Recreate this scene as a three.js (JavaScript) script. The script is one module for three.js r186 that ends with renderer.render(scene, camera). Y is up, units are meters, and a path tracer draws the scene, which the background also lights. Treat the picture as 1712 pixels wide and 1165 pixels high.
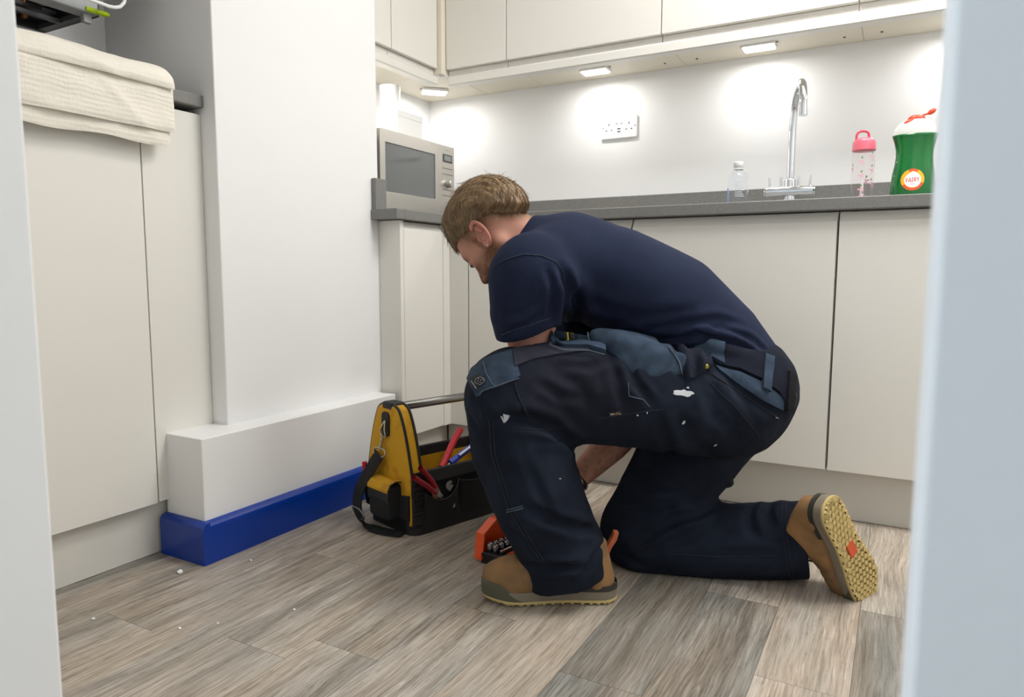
import * as THREE from 'three';
import { RoundedBoxGeometry } from 'three/addons/geometries/RoundedBoxGeometry.js';
import { mergeGeometries, toCreasedNormals } from 'three/addons/utils/BufferGeometryUtils.js';
import { RectAreaLightUniformsLib } from 'three/addons/lights/RectAreaLightUniformsLib.js';

// ───────────── camera, exposure, large lights ─────────────
const scene = new THREE.Scene();
const renderer = new THREE.WebGLRenderer();
renderer.toneMapping = THREE.LinearToneMapping;
renderer.toneMappingExposure = 1.02;
renderer.shadowMap.enabled = true;
RectAreaLightUniformsLib.init();
scene.background = new THREE.Color(0x000000);

const DEG = Math.PI / 180, YAW = 28.95 * DEG, FPX = 1172;
const camera = new THREE.PerspectiveCamera(2 * Math.atan(582.5 / FPX) / DEG, 1712 / 1165, 0.02, 50);
camera.position.set(0, 0.71, 0);
camera.rotation.order = 'YXZ';
camera.rotation.set(-6.06 * DEG, YAW, 0.15 * DEG);
camera.focus = 1.62;
camera.userData.fStop = 5.6;
camera.updateMatrixWorld(true);

// ceiling panels (their housings are built further down at the same places)
const PANELS = [
  { at: [-0.2, 2.385, -1.74], size: 0.6, color: [1.0, 0.985, 0.97], power: 20.5 },
  { at: [0.72, 2.385, -1.74], size: 0.6, color: [1.0, 0.985, 0.97], power: 19 },
];
// daylight through the frosted corridor window
const WIN = { z: 0.75, y: 1.35, w: 1.1, h: 1.2, x: -1.93 };
{
  const l = new THREE.RectAreaLight(new THREE.Color().setRGB(0.74, 0.87, 1.0), 8, WIN.w - 0.1, WIN.h - 0.1);
  l.position.set(WIN.x + 0.012, WIN.y, WIN.z); l.rotation.y = -Math.PI / 2; scene.add(l);
}
for (const p of PANELS) {
  const l = new THREE.RectAreaLight(new THREE.Color().setRGB(...p.color), p.power, p.size - 0.04, p.size - 0.04);
  l.position.set(p.at[0], p.at[1] - 0.014, p.at[2]);
  l.rotation.x = -Math.PI / 2;
  scene.add(l);
}

// ───────────── helpers ─────────────
let seed = 7;
const rnd = () => { seed = (seed * 1664525 + 1013904223) >>> 0; return seed / 4294967296; };
const V = (x, y, z) => new THREE.Vector3(x, y, z);
const lerp = (a, b, t) => a + (b - a) * t, clamp = (x, a = 0, b = 1) => Math.min(b, Math.max(a, x));
const sstep = (a, b, x) => { const t = clamp((x - a) / (b - a)); return t * t * (3 - 2 * t); };
// a pixel of the photograph and a distance along the lens axis -> a point
function at(px, py, d) {
  return V((px - 856) / FPX * d, -(py - 582.5) / FPX * d, -d).applyQuaternion(camera.quaternion).add(camera.position);
}
function hash3(x, y, z) { let h = (x * 374761393 + y * 668265263 + z * 2147483647) | 0; h = Math.imul(h ^ (h >>> 13), 1274126177); return ((h ^ (h >>> 16)) >>> 0) / 4294967296; }
function noise3(x, y, z) {
  const xi = Math.floor(x), yi = Math.floor(y), zi = Math.floor(z);
  let u = x - xi, v = y - yi, w = z - zi; u = u * u * (3 - 2 * u); v = v * v * (3 - 2 * v); w = w * w * (3 - 2 * w);
  let r = 0;
  for (let i = 0; i < 8; i++) { const a = i & 1, b = (i >> 1) & 1, c = i >> 2; r += hash3(xi + a, yi + b, zi + c) * (a ? u : 1 - u) * (b ? v : 1 - v) * (c ? w : 1 - w); }
  return r * 2 - 1;
}
const fbm = (x, y, z, n = 4) => { let s = 0, a = 0.5; for (let i = 0; i < n; i++) { s += a * noise3(x, y, z); x *= 2.03; y *= 2.03; z *= 2.03; a *= 0.5; } return s; };
// periodic in both directions over a texture tile
function tex(w, h, fn, srgb, rx = 1, ry = 1) {
  const d = new Uint8Array(w * h * 4);
  for (let y = 0; y < h; y++) for (let x = 0; x < w; x++) {
    const c = fn((x + 0.5) / w, (y + 0.5) / h), o = (y * w + x) * 4;
    if (typeof c === 'number') d[o] = d[o + 1] = d[o + 2] = clamp(c) * 255; else { d[o] = clamp(c[0]) * 255; d[o + 1] = clamp(c[1]) * 255; d[o + 2] = clamp(c[2]) * 255; }
    d[o + 3] = 255;
  }
  const t = new THREE.DataTexture(d, w, h, THREE.RGBAFormat);
  t.wrapS = t.wrapT = THREE.RepeatWrapping; t.magFilter = THREE.LinearFilter; t.minFilter = THREE.LinearMipmapLinearFilter; t.generateMipmaps = true;
  if (srgb) t.colorSpace = THREE.SRGBColorSpace;
  t.repeat.set(rx, ry); t.needsUpdate = true; return t;
}
const tnoise = (u, v, f, g, s = 0) => { // tileable-ish blend
  const a = noise3(u * f, v * g, s), b = noise3((u - 1) * f, v * g, s), c = noise3(u * f, (v - 1) * g, s), e = noise3((u - 1) * f, (v - 1) * g, s);
  return lerp(lerp(a, b, u), lerp(c, e, u), v);
};
const lin = (r, g, b) => new THREE.Color().setRGB(r, g, b);
const rgb = (r, g, b) => new THREE.Color(`rgb(${r},${g},${b})`);
const mat = (color, rough = 0.5, o = {}) => new THREE.MeshStandardMaterial({ color, roughness: rough, ...o });
const phys = (color, rough = 0.5, o = {}) => new THREE.MeshPhysicalMaterial({ color, roughness: rough, ...o });

const taken = {};
function numbered(n) { if (!(n in taken)) { taken[n] = 0; return n; } taken[n]++; return n + '_' + String(taken[n]).padStart(3, '0'); }
function thing(name, label, category, pos = [0, 0, 0], turn = 0, group) {
  const o = new THREE.Group(); o.name = numbered(name); o.position.set(...pos); o.rotation.y = turn;
  o.userData = { label, category }; if (group) o.userData.group = group; scene.add(o); return o;
}
function part(name, geo, m, parent, label) {
  if (Array.isArray(geo)) geo = merge(geo);
  const o = new THREE.Mesh(geo, m); o.name = name; if (label) o.userData.label = label; parent.add(o); return o;
}
function single(name, label, category, geo, m, pos = [0, 0, 0], turn = 0, group) {
  if (Array.isArray(geo)) geo = merge(geo);
  const o = new THREE.Mesh(geo, m); o.name = numbered(name); o.position.set(...pos); o.rotation.y = turn; o.userData = { label, category }; if (group) o.userData.group = group; scene.add(o); return o;
}
function struct(name, geo, m, label, category) {
  if (Array.isArray(geo)) geo = merge(geo);
  const o = new THREE.Mesh(geo, m); o.name = name; o.userData = { kind: 'structure', label, category }; scene.add(o); return o;
}
function merge(list) {
  const l = list.map(g => { g = g.index ? g.toNonIndexed() : g; for (const k of Object.keys(g.attributes)) if (!['position', 'normal', 'uv', 'color'].includes(k)) g.deleteAttribute(k); return g; });
  const col = l.some(g => g.attributes.color), uv = l.every(g => g.attributes.uv);
  for (const g of l) { if (!uv && g.attributes.uv) g.deleteAttribute('uv'); if (col && !g.attributes.color) { const n = g.attributes.position.count; g.setAttribute('color', new THREE.BufferAttribute(new Float32Array(n * 3).fill(1), 3)); } }
  return mergeGeometries(l);
}
// box between two corners, edges rounded, uv in metres
function boxUV(g) {
  g = g.index ? g.toNonIndexed() : g; const p = g.attributes.position, n = g.attributes.normal, uv = new Float32Array(p.count * 2);
  for (let i = 0; i < p.count; i += 3) {
    let a = 0, b = 0, c = 0; for (let k = 0; k < 3; k++) { a += Math.abs(n.getX(i + k)); b += Math.abs(n.getY(i + k)); c += Math.abs(n.getZ(i + k)); }
    for (let k = 0; k < 3; k++) {
      const x = p.getX(i + k), y = p.getY(i + k), z = p.getZ(i + k), o = (i + k) * 2;
      if (b >= a && b >= c) { uv[o] = x; uv[o + 1] = z; } else if (a >= c) { uv[o] = z; uv[o + 1] = y; } else { uv[o] = x; uv[o + 1] = y; }
    }
  }
  g.setAttribute('uv', new THREE.BufferAttribute(uv, 2)); return g;
}
function bx(x0, x1, y0, y1, z0, z1, r = 0.0015, seg = 2) {
  const w = Math.abs(x1 - x0), h = Math.abs(y1 - y0), d = Math.abs(z1 - z0);
  const g = r > 0 ? new RoundedBoxGeometry(w, h, d, seg, Math.min(r, w / 2.01, h / 2.01, d / 2.01)) : new THREE.BoxGeometry(w, h, d);
  g.translate((x0 + x1) / 2, (y0 + y1) / 2, (z0 + z1) / 2); return boxUV(g);
}
const cyl = (r0, r1, h, x, y, z, n = 24, open = false) => { const g = new THREE.CylinderGeometry(r1, r0, h, n, 1, open); g.translate(x, y + h / 2, z); return g; };
function tube(pts, r, n = 40, m = 10, closed = false) { return new THREE.TubeGeometry(new THREE.CatmullRomCurve3(pts.map(p => p.isVector3 ? p : V(...p)), closed, 'centripetal'), n, r, m, closed); }
function rod(a, b, r, r2 = r, n = 14) {
  a = a.isVector3 ? a : V(...a); b = b.isVector3 ? b : V(...b); const d = b.clone().sub(a), g = new THREE.CylinderGeometry(r2, r, d.length(), n);
  g.applyQuaternion(new THREE.Quaternion().setFromUnitVectors(V(0, 1, 0), d.clone().normalize())); g.translate((a.x + b.x) / 2, (a.y + b.y) / 2, (a.z + b.z) / 2); return g;
}
const lathe = (pts, n = 40) => new THREE.LatheGeometry(pts.map(p => new THREE.Vector2(p[0], p[1])), n);
function extrude(pts, depth, bevel = 0, holes) {
  const s = pts instanceof THREE.Shape ? pts : new THREE.Shape(pts.map(p => new THREE.Vector2(p[0], p[1])));
  if (holes) s.holes = holes;
  return new THREE.ExtrudeGeometry(s, { depth, bevelEnabled: bevel > 0, bevelThickness: bevel, bevelSize: bevel, bevelOffset: -bevel, bevelSegments: 3, curveSegments: 16 });
}
function rrect(w, h, r, cx = 0, cy = 0) {
  const s = new THREE.Shape(), x = cx - w / 2, y = cy - h / 2; r = Math.min(r, w / 2, h / 2);
  s.moveTo(x + r, y); s.lineTo(x + w - r, y); s.absarc(x + w - r, y + r, r, -Math.PI / 2, 0); s.lineTo(x + w, y + h - r); s.absarc(x + w - r, y + h - r, r, 0, Math.PI / 2);
  s.lineTo(x + r, y + h); s.absarc(x + r, y + h - r, r, Math.PI / 2, Math.PI); s.lineTo(x, y + r); s.absarc(x + r, y + r, r, Math.PI, Math.PI * 1.5); return s;
}
const turnY = (g, a) => g.rotateY(a);

// surface of a distance field on a grid (naive surface nets)
function surfNet(f, lo, hi, h, colorFn) {
  const nx = Math.ceil((hi[0] - lo[0]) / h) + 1, ny = Math.ceil((hi[1] - lo[1]) / h) + 1, nz = Math.ceil((hi[2] - lo[2]) / h) + 1;
  const val = new Float32Array(nx * ny * nz), id = (i, j, k) => (k * ny + j) * nx + i;
  for (let k = 0; k < nz; k++) for (let j = 0; j < ny; j++) for (let i = 0; i < nx;) {
    const v = f(lo[0] + i * h, lo[1] + j * h, lo[2] + k * h), o = id(i, j, k);
    val[o] = v; i++;
    // far from the surface: skip ahead
    let s = Math.min(Math.floor(Math.abs(v) * 0.45 / h) - 1, nx - i); for (let q = 0; q < s; q++) { val[o + 1 + q] = v; } if (s > 0) i += s;
  }
  const vid = new Int32Array(nx * ny * nz).fill(-1), P = [];
  for (let k = 0; k < nz - 1; k++) for (let j = 0; j < ny - 1; j++) for (let i = 0; i < nx - 1; i++) {
    let c = 0, m = 0; for (let q = 0; q < 8; q++) if (val[id(i + (q & 1), j + ((q >> 1) & 1), k + (q >> 2))] < 0) m |= 1 << q;
    if (m === 0 || m === 255) continue;
    let x = 0, y = 0, z = 0;
    for (let a = 0; a < 8; a++) for (let ax = 0; ax < 3; ax++) {
      if (a & (1 << ax)) continue; const b = a | (1 << ax); if (((m >> a) & 1) === ((m >> b) & 1)) continue;
      const va = val[id(i + (a & 1), j + ((a >> 1) & 1), k + (a >> 2))], vb = val[id(i + (b & 1), j + ((b >> 1) & 1), k + (b >> 2))], t = va / (va - vb);
      x += (a & 1) + (ax === 0 ? t : 0); y += ((a >> 1) & 1) + (ax === 1 ? t : 0); z += (a >> 2) + (ax === 2 ? t : 0); c++;
    }
    vid[id(i, j, k)] = P.length / 3; P.push(lo[0] + (i + x / c) * h, lo[1] + (j + y / c) * h, lo[2] + (k + z / c) * h);
  }
  const idx = [];
  for (let k = 1; k < nz - 1; k++) for (let j = 1; j < ny - 1; j++) for (let i = 1; i < nx - 1; i++) {
    const a = val[id(i, j, k)] < 0;
    for (let ax = 0; ax < 3; ax++) {
      const b = val[id(i + (ax === 0), j + (ax === 1), k + (ax === 2))] < 0; if (a === b) continue;
      const o = ax === 0 ? [[0, 0, 0], [0, -1, 0], [0, -1, -1], [0, 0, -1]] : ax === 1 ? [[0, 0, 0], [0, 0, -1], [-1, 0, -1], [-1, 0, 0]] : [[0, 0, 0], [-1, 0, 0], [-1, -1, 0], [0, -1, 0]];
      const q = o.map(e => vid[id(i + e[0], j + e[1], k + e[2])]); if (q.some(e => e < 0)) continue;
      if (a) idx.push(q[0], q[1], q[2], q[0], q[2], q[3]); else idx.push(q[0], q[2], q[1], q[0], q[3], q[2]);
    }
  }
  const n = P.length / 3, N = new Float32Array(n * 3), e = h * 0.5;
  for (let i = 0; i < n; i++) {
    const x = P[i * 3], y = P[i * 3 + 1], z = P[i * 3 + 2];
    let a = f(x + e, y, z) - f(x - e, y, z), b = f(x, y + e, z) - f(x, y - e, z), c = f(x, y, z + e) - f(x, y, z - e); const l = Math.hypot(a, b, c) || 1;
    N[i * 3] = a / l; N[i * 3 + 1] = b / l; N[i * 3 + 2] = c / l;
  }
  let g = new THREE.BufferGeometry();
  g.setAttribute('position', new THREE.Float32BufferAttribute(P, 3)); g.setAttribute('normal', new THREE.BufferAttribute(N, 3)); g.setIndex(idx);
  if (colorFn) { const C = new Float32Array(n * 3); for (let i = 0; i < n; i++) { const c = colorFn(P[i * 3], P[i * 3 + 1], P[i * 3 + 2], N[i * 3], N[i * 3 + 1], N[i * 3 + 2]); C[i * 3] = c[0]; C[i * 3 + 1] = c[1]; C[i * 3 + 2] = c[2]; } g.setAttribute('color', new THREE.BufferAttribute(C, 3)); }
  return boxUV(g);
}
// tapered capsule distance; points are [x,y,z]; sw squeezes the third axis
function cone(x, y, z, a, b, ra, rb, sw = 1) {
  const px = x - a[0], py = y - a[1], pz = (z - a[2]) * sw, bx_ = b[0] - a[0], by = b[1] - a[1], bz = (b[2] - a[2]) * sw;
  const h = clamp((px * bx_ + py * by + pz * bz) / (bx_ * bx_ + by * by + bz * bz || 1e-9));
  const dx = px - bx_ * h, dy = py - by * h, dz = pz - bz * h; return Math.sqrt(dx * dx + dy * dy + dz * dz) - (ra + (rb - ra) * h);
}
const smin = (a, b, k) => { const h = clamp(0.5 + 0.5 * (b - a) / k); return lerp(b, a, h) - k * h * (1 - h); };
const smax = (a, b, k) => -smin(-a, -b, k);
function ell(x, y, z, c, r) { const a = (x - c[0]) / r[0], b = (y - c[1]) / r[1], d = (z - c[2]) / r[2]; const k = Math.hypot(a, b, d); const k2 = Math.hypot(a / r[0], b / r[1], d / r[2]) || 1e-6; return k * (k - 1) / k2; }

// ───────────── materials ─────────────
const paintTex = tex(256, 256, (u, v) => 0.5 + 0.25 * tnoise(u, v, 40, 40) + 0.25 * tnoise(u, v, 90, 90, 3), false, 1.6, 1.6);
const M = {
  wall: mat(rgb(238, 238, 237), 0.75, { bumpMap: paintTex, bumpScale: 0.00018 }),
  ceiling: mat(rgb(240, 240, 238), 0.9),
  boxing: mat(rgb(238, 238, 237), 0.45, { bumpMap: paintTex, bumpScale: 0.0002 }),
  blue: phys(rgb(0, 54, 150), 0.26, { bumpMap: paintTex, bumpScale: 0.0004 }),
  door: phys(rgb(230, 227, 219), 0.42, { clearcoat: 0.15, clearcoatRoughness: 0.4 }),
  carcass: mat(rgb(222, 219, 212), 0.6),
  under: mat(rgb(232, 224, 206), 0.55),
  plinth: mat(rgb(214, 211, 203), 0.5),
  dark: mat(rgb(28, 28, 30), 0.6), black: mat(rgb(14, 14, 15), 0.55),
  white: mat(rgb(240, 240, 238), 0.35), whiteSoft: mat(rgb(240, 239, 235), 0.6),
  chrome: mat(rgb(225, 228, 232), 0.06, { metalness: 1 }), steel: mat(rgb(196, 192, 184), 0.33, { metalness: 0.85 }), tool: mat(rgb(170, 172, 176), 0.22, { metalness: 1 }),
  zinc: mat(rgb(140, 142, 145), 0.4, { metalness: 0.8 }),
};
const speck = tex(256, 256, (u, v) => { const n = 0.5 + 0.3 * tnoise(u, v, 60, 60) + 0.25 * tnoise(u, v, 110, 110, 5); return [0.47 + 0.10 * n, 0.465 + 0.10 * n, 0.45 + 0.10 * n].map(c => c * 0.93); }, true, 4, 4);
M.worktop = mat(0xffffff, 0.42, { map: speck });

// ───────────── the room ─────────────
const XW = -1.544, ZS = -2.74, XR = 1.35, CEIL = 2.4, DZ0 = -0.40, DZ1 = -0.32, JL = -0.787, JR = 0.0107;
{ // floor: base and planks
  const fl = new THREE.Group(); fl.name = 'floor'; fl.userData = { kind: 'structure', label: 'grey-brown wood-look plank floor', category: 'floor' }; scene.add(fl);
  part('subfloor', bx(-2.2, XR + 0.1, -0.12, -0.0035, ZS - 0.1, 2.3, 0), mat(rgb(70, 66, 60), 0.9), fl);
  const woods = [];
  for (let t = 0; t < 7; t++) {
    const s = t * 17.3, tone = [0.61, 0.635, 0.545, 0.615, 0.665, 0.60, 0.515][t], warm = [0.02, 0.03, 0.0, 0.025, 0.03, 0.035, 0.005][t], v0 = [0.3, -1, 0.55, -1, 0.7, 0.2, 0.62][t], amp = [0.09, 0.08, 0.12, 0.09, 0.08, 0.10, 0.13][t];
    woods.push(mat(0xffffff, 0.48, { map: tex(256, 1536, (u, v) => {
      const wu = u + 0.05 * noise3(v * 5, 2, s) + 0.02 * noise3(v * 16, u * 3, s + 4);
      let big = fbm(u * 2.2, v * 3.1, s, 3), streak = fbm(wu * 14, v * 3.4, s + 9, 3), fine = fbm(wu * 60, v * 22, s + 21, 3), pore = noise3(wu * 120, v * 60, s + 33);
      let c = tone + amp * 1.25 * big + amp * 0.95 * streak + 0.17 * fine;
      const dark = sstep(0.18, 0.5, fbm(wu * 6, v * 2.3, s + 50, 3)); c -= dark * 0.075;
      if (v0 > 0) { // cathedral figure with pale limed rings
        const dx = (wu - 0.5) * 3.4, dy = (v - v0) * 5.5, r = Math.sqrt(dx * dx * 2.2 + dy * dy * 0.5) + 0.12 * fbm(u * 4, v * 8, s + 70, 2);
        const ring = Math.pow(0.5 + 0.5 * Math.sin(r * 34), 6), msk = sstep(1.5, 0.3, r) * sstep(-0.35, 0.25, noise3(u * 5, v * 12, s + 80)); c += ring * 0.10 * msk;
      }
      const lime = sstep(0.52, 0.8, noise3(wu * 44, v * 16, s + 91)) * sstep(0.0, 0.5, noise3(u * 3, v * 4, s + 95)); c += lime * 0.10;
      c -= sstep(0.35, 0.8, pore) * 0.09;
      const knot = sstep(0.1, 0.02, Math.hypot((u - hash3(t, 1, 2)) * 1.6, (v - hash3(t, 5, 9)) * 3)); c -= knot * 0.07;
      const wv = warm + 0.035 * fbm(u * 3, v * 5, s + 111, 2) * 1.5;
      return [c + 0.014 + wv * 0.65, c - 0.012, c - 0.052 - wv * 0.5];
    }, true), bumpMap: tex(256, 1024, (u, v) => 0.5 + 0.3 * noise3((u + 0.02 * noise3(v * 9, u, s)) * 90, v * 14, s) + 0.2 * noise3(u * 160, v * 40, s + 5), false), bumpScale: 0.00035 }));
  }
  const PW = 0.154, PL = 1.22;
  const offs = { '-8': 1.265, '-7': 0.875, '-5': 1.21, '-1': 1.245, '0': 1.61 };
  const geos = {};
  for (let c = -14; c < 9; c++) {
    const x0 = -0.04 + PW * c, off = offs[c] ?? ((c * 0.37 + 40) % 1) * PL;
    for (let k = -4; k < 5; k++) {
      let za = -off + k * PL, zb = za + PL; if (zb < ZS || za > 2.2) continue; const t0 = (za < ZS) ? ZS : za, t1 = Math.min(zb, 2.25);
      const kx = Math.max(x0, -2.05), kx1 = Math.min(x0 + PW, XR); if (kx1 - kx < 0.02) continue;
      const g = new THREE.BoxGeometry(kx1 - kx - 0.0007, 0.0035, t1 - t0 - 0.0007);
      const uv = g.attributes.uv, p = g.attributes.position, fu = hash3(c + 60, k + 9, 3) > 0.5, fv = hash3(c + 60, k + 9, 7) > 0.5;
      for (let i = 0; i < uv.count; i++) { let a = (p.getX(i) + (kx1 - kx) / 2) / PW, b = (p.getZ(i) + (t0 + t1) / 2 - za) / PL; if (fu) a = 1 - a; if (fv) b = 1 - b; uv.setXY(i, clamp(a, 0.004, 0.996), clamp(b, 0.002, 0.998)); }
      const pick = { '-9_0': 3, '-8_-1': 4, '-8_0': 0, '-7_-1': 3, '-7_0': 4, '-6_-1': 0, '-6_0': 3, '-5_-1': 5, '-5_0': 0, '-4_-1': 1, '-4_0': 3, '-3_-1': 2, '-3_0': 6, '-2_-1': 6, '-2_0': 2, '-1_-1': 1, '-1_0': 4, '0_-1': 4, '0_0': 2 }[c + '_' + k];
      const m = part('plank', g, woods[pick ?? Math.floor(hash3(c + 31, k + 5, 1) * 7)], fl);
      m.position.set((kx + kx1) / 2, -0.00175, (t0 + t1) / 2);
    }
  }
}
struct('ceiling', bx(-2.2, XR + 0.1, CEIL, CEIL + 0.12, ZS - 0.1, 2.3, 0), M.ceiling, 'white ceiling', 'ceiling');
struct('wall_back', bx(-2.2, XR + 0.1, -0.05, CEIL, ZS - 0.12, ZS, 0), M.wall, 'white painted wall behind the sink run', 'wall');
struct('wall_left', [bx(-2.2, -1.955, -0.05, CEIL, ZS, -1.865, 0), bx(-2.2, -1.986, -0.05, CEIL, -1.235, 2.3, 0)], M.wall, 'white wall at the back of the two recesses', 'wall');
struct('wall_left_pier', bx(-2.19, XW, -0.05, CEIL, -1.866, -1.235, 0.004), M.wall, 'white painted pier between the two recesses', 'wall');
struct('wall_right', bx(XR, XR + 0.12, -0.05, CEIL, ZS, 2.3, 0), M.wall, 'white side wall of the kitchen', 'wall');
struct('wall_front', [bx(-1.986, JL, -0.05, CEIL, DZ0, DZ1, 0.004), bx(JR, XR, -0.05, CEIL, DZ0, DZ1, 0.004), bx(JL - 0.01, JR + 0.01, 2.06, CEIL, DZ0, DZ1, 0)], M.wall, 'white painted wall either side of the open doorway', 'wall');
struct('wall_corridor', bx(-1.986, XR, -0.05, CEIL, 2.2, 2.3, 0), M.wall, 'white corridor end wall', 'wall');
// boxed pipe casing in front of the pier with its blue skirting
struct('trim_1', [bx(-1.612, -1.467, 0, 0.309, -1.845, -1.095, 0.003)], M.boxing, 'white boxed-in pipe casing along the foot of the pier', 'pipe casing');
{
  const prof = [[0, 0], [0.02, 0], [0.02, 0.086], [0.0185, 0.094], [0.014, 0.1], [0.006, 0.1035], [0, 0.104]];
  const run = extrude(prof, 0.7505); run.translate(-1.467, 0, -1.845);            // faces +x, along z
  const end = extrude(prof, 0.166); end.rotateY(-Math.PI / 2); end.translate(-1.447, 0, -1.0945);
  struct('baseboard_left', [boxUV(run), boxUV(end)], M.blue, 'glossy blue painted skirting board round the pipe casing', 'skirting board');
}
// light panels in the ceilings
const glow = mat(lin(1, 1, 1), 0.4, { emissive: lin(1, 0.98, 0.95), emissiveIntensity: 2.2 });
for (const [i, p] of PANELS.entries()) {
  const t = thing('ceiling_light_panel', i ? 'square white ceiling light panel above the sink run by the side wall' : 'square white ceiling light panel above the kneeling person', 'light', [p.at[0], p.at[1] - 0.012, p.at[2]]);
  const s = p.size / 2, f = 0.02;
  part('frame', [bx(-s, s, 0, 0.027, -s, -s + f, 0.001), bx(-s, s, 0, 0.027, s - f, s, 0.001), bx(-s, -s + f, 0, 0.027, -s + f, s - f, 0.001), bx(s - f, s, 0, 0.027, -s + f, s - f, 0.001)], M.white, t);
  part('diffuser', bx(-s + f, s - f, 0.006, 0.02, -s + f, s - f, 0), glow, t);
}

{ // frosted window in the corridor
  const g = new THREE.Group(); g.name = 'window_1'; g.userData = { kind: 'structure', label: 'frosted corridor window with a white frame', category: 'window' }; scene.add(g); g.position.set(WIN.x, WIN.y, WIN.z); g.rotation.y = Math.PI / 2;
  const a = WIN.w / 2, b = WIN.h / 2;
  part('window_frame', [bx(-a, a, -b, -b + 0.05, -0.055, 0.006, 0.002), bx(-a, a, b - 0.05, b, -0.055, 0.006, 0.002), bx(-a, -a + 0.05, -b + 0.05, b - 0.05, -0.055, 0.006, 0.002), bx(a - 0.05, a, -b + 0.05, b - 0.05, -0.055, 0.006, 0.002)], M.white, g);
  part('pane', bx(-a + 0.05, a - 0.05, -b + 0.05, b - 0.05, -0.02, 0, 0), mat(lin(0.8, 0.85, 0.9), 0.5, { emissive: lin(0.8, 0.9, 1), emissiveIntensity: 1.6 }), g, 'frosted glass lit by daylight');
}

// ───────────── fitted kitchen ─────────────
function jdoor(w, h, t = 0.02) { // handleless door: scooped grip along its top edge; back at z=0, base at y=0
  const g = extrude([[0, 0], [t - 0.0012, 0], [t, 0.0012], [t, h - 0.026], [t - 0.0015, h - 0.0245], [t - 0.0155, h - 0.004], [t - 0.0165, h], [0, h]], w);
  g.rotateY(-Math.PI / 2); g.translate(w / 2, 0, 0); return toCreasedNormals(boxUV(g), 0.5);
}
const UNDERTOP = 0.8875;
// sink run, doors face +z at z = -2.1565
function baseUnit(x0, x1, label) {
  const w = x1 - x0, t = thing('base_cabinet', label, 'cabinet', [(x0 + x1) / 2, 0.15, -2.177]);
  part('body', bx(-w / 2 + 0.001, w / 2 - 0.001, 0.0, UNDERTOP - 0.152, -0.56, -0.003, 0.001), M.carcass, t);
  const d = part('door', jdoor(w - 0.006, 0.73), M.door, t); d.position.y = 0.003;
  return t;
}
baseUnit(-1.375, -0.76, 'pale handleless base cabinet in the corner behind the kneeling man');
baseUnit(-0.76, -0.162, 'pale handleless base cabinet below the chrome tap');
baseUnit(-0.162, 0.436, 'pale handleless base cabinet below the green soap bottle');
baseUnit(0.436, 1.034, 'pale handleless base cabinet past the one below the soap bottle');
baseUnit(1.034, XR - 0.002, 'narrow pale base cabinet at the side wall');
single('corner_post', 'narrow pale filler post in the inner corner of the base cabinets', 'filler panel', [bx(-1.455, -1.377, 0.15, UNDERTOP - 0.003, -2.174, -2.1575, 0.001), bx(-1.474, -1.4555, 0.15, UNDERTOP - 0.003, -2.174, -2.115, 0.001)], M.door);
single('plinth_board', 'pale kickboard running under the sink cabinets', 'kickboard', bx(-1.5, XR - 0.001, 0.001, 0.148, -2.2245, -2.2065, 0.001), M.plinth);
{ // microwave run, faces +x at x = -1.455
  const t = thing('base_cabinet', 'narrow pale base cabinet below the microwave', 'cabinet', [-1.475, 0.15, -1.998], Math.PI / 2);
  part('body', bx(-0.112, 0.116, 0, UNDERTOP - 0.152, -0.475, -0.003, 0.001), M.carcass, t);
  const d = part('door', jdoor(0.226, 0.73), M.door, t); d.position.set(0.0, 0.003, 0);
  single('end_panel', 'pale end panel closing the cabinet run beside the pier', 'cabinet panel', bx(-1.94, -1.455, 0.0, UNDERTOP - 0.002, -1.884, -1.866, 0.001), M.door);
  single('plinth_board', 'short pale kickboard below the microwave cabinet', 'kickboard', bx(-1.523, -1.505, 0.001, 0.148, -2.206, -1.885, 0.001), M.plinth);
}
{ // worktop with upstands
  const t = thing('worktop', 'grey speckled laminate worktop of the sink run with matching upstand', 'worktop', [0, 0, 0]);
  part('slab', bx(-1.435, XR - 0.001, UNDERTOP, 0.921, ZS + 0.001, -2.1365, 0.003), M.worktop, t);
  part('slab', [bx(-1.954, -1.4355, UNDERTOP, 0.921, ZS + 0.001, -1.867, 0.003), bx(-1.543, -1.4355, UNDERTOP, 0.921, -1.8675, -1.825, 0.003)], M.worktop, t);
  part('upstand', bx(-1.934, XR - 0.001, 0.9212, 1.022, ZS + 0.001, ZS + 0.02, 0.002), M.worktop, t);
  part('upstand', bx(-1.954, -1.935, 0.9212, 1.022, ZS + 0.021, -1.886, 0.002), M.worktop, t);
  part('upstand', bx(-1.543, -1.524, 0.9212, 1.022, -1.885, -1.83, 0.002), M.worktop, t, 'short grey upstand end standing against the pier');
}
// wall cabinets
const UB = 1.497, UD = -2.4, ULX = -1.652;
function wallUnit(x0, x1, label) {
  const w = x1 - x0, t = thing('wall_cabinet', label, 'cabinet', [(x0 + x1) / 2, UB, ZS + 0.001]);
  part('body', bx(-w / 2 + 0.0005, w / 2 - 0.0005, 0, 0.72, 0, 0.316, 0.001), M.under, t);
  part('door', bx(-w / 2 + 0.0018, w / 2 - 0.0018, 0.02, 0.72, 0.319, 0.339, 0.0015), M.door, t);
  part('grip_channel', bx(-w / 2 + 0.0018, w / 2 - 0.0018, -0.006, 0.018, 0.316, 0.32, 0.0005), M.carcass, t);
  return t;
}
wallUnit(ULX + 0.02, -1.357, 'narrow pale wall cabinet next to the inner corner post');
wallUnit(-1.357, -0.756, 'pale wall cabinet above the double socket');
wallUnit(-0.756, -0.155, 'pale wall cabinet above the chrome tap');
wallUnit(-0.155, 0.445, 'pale wall cabinet above the green soap bottle');
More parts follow.
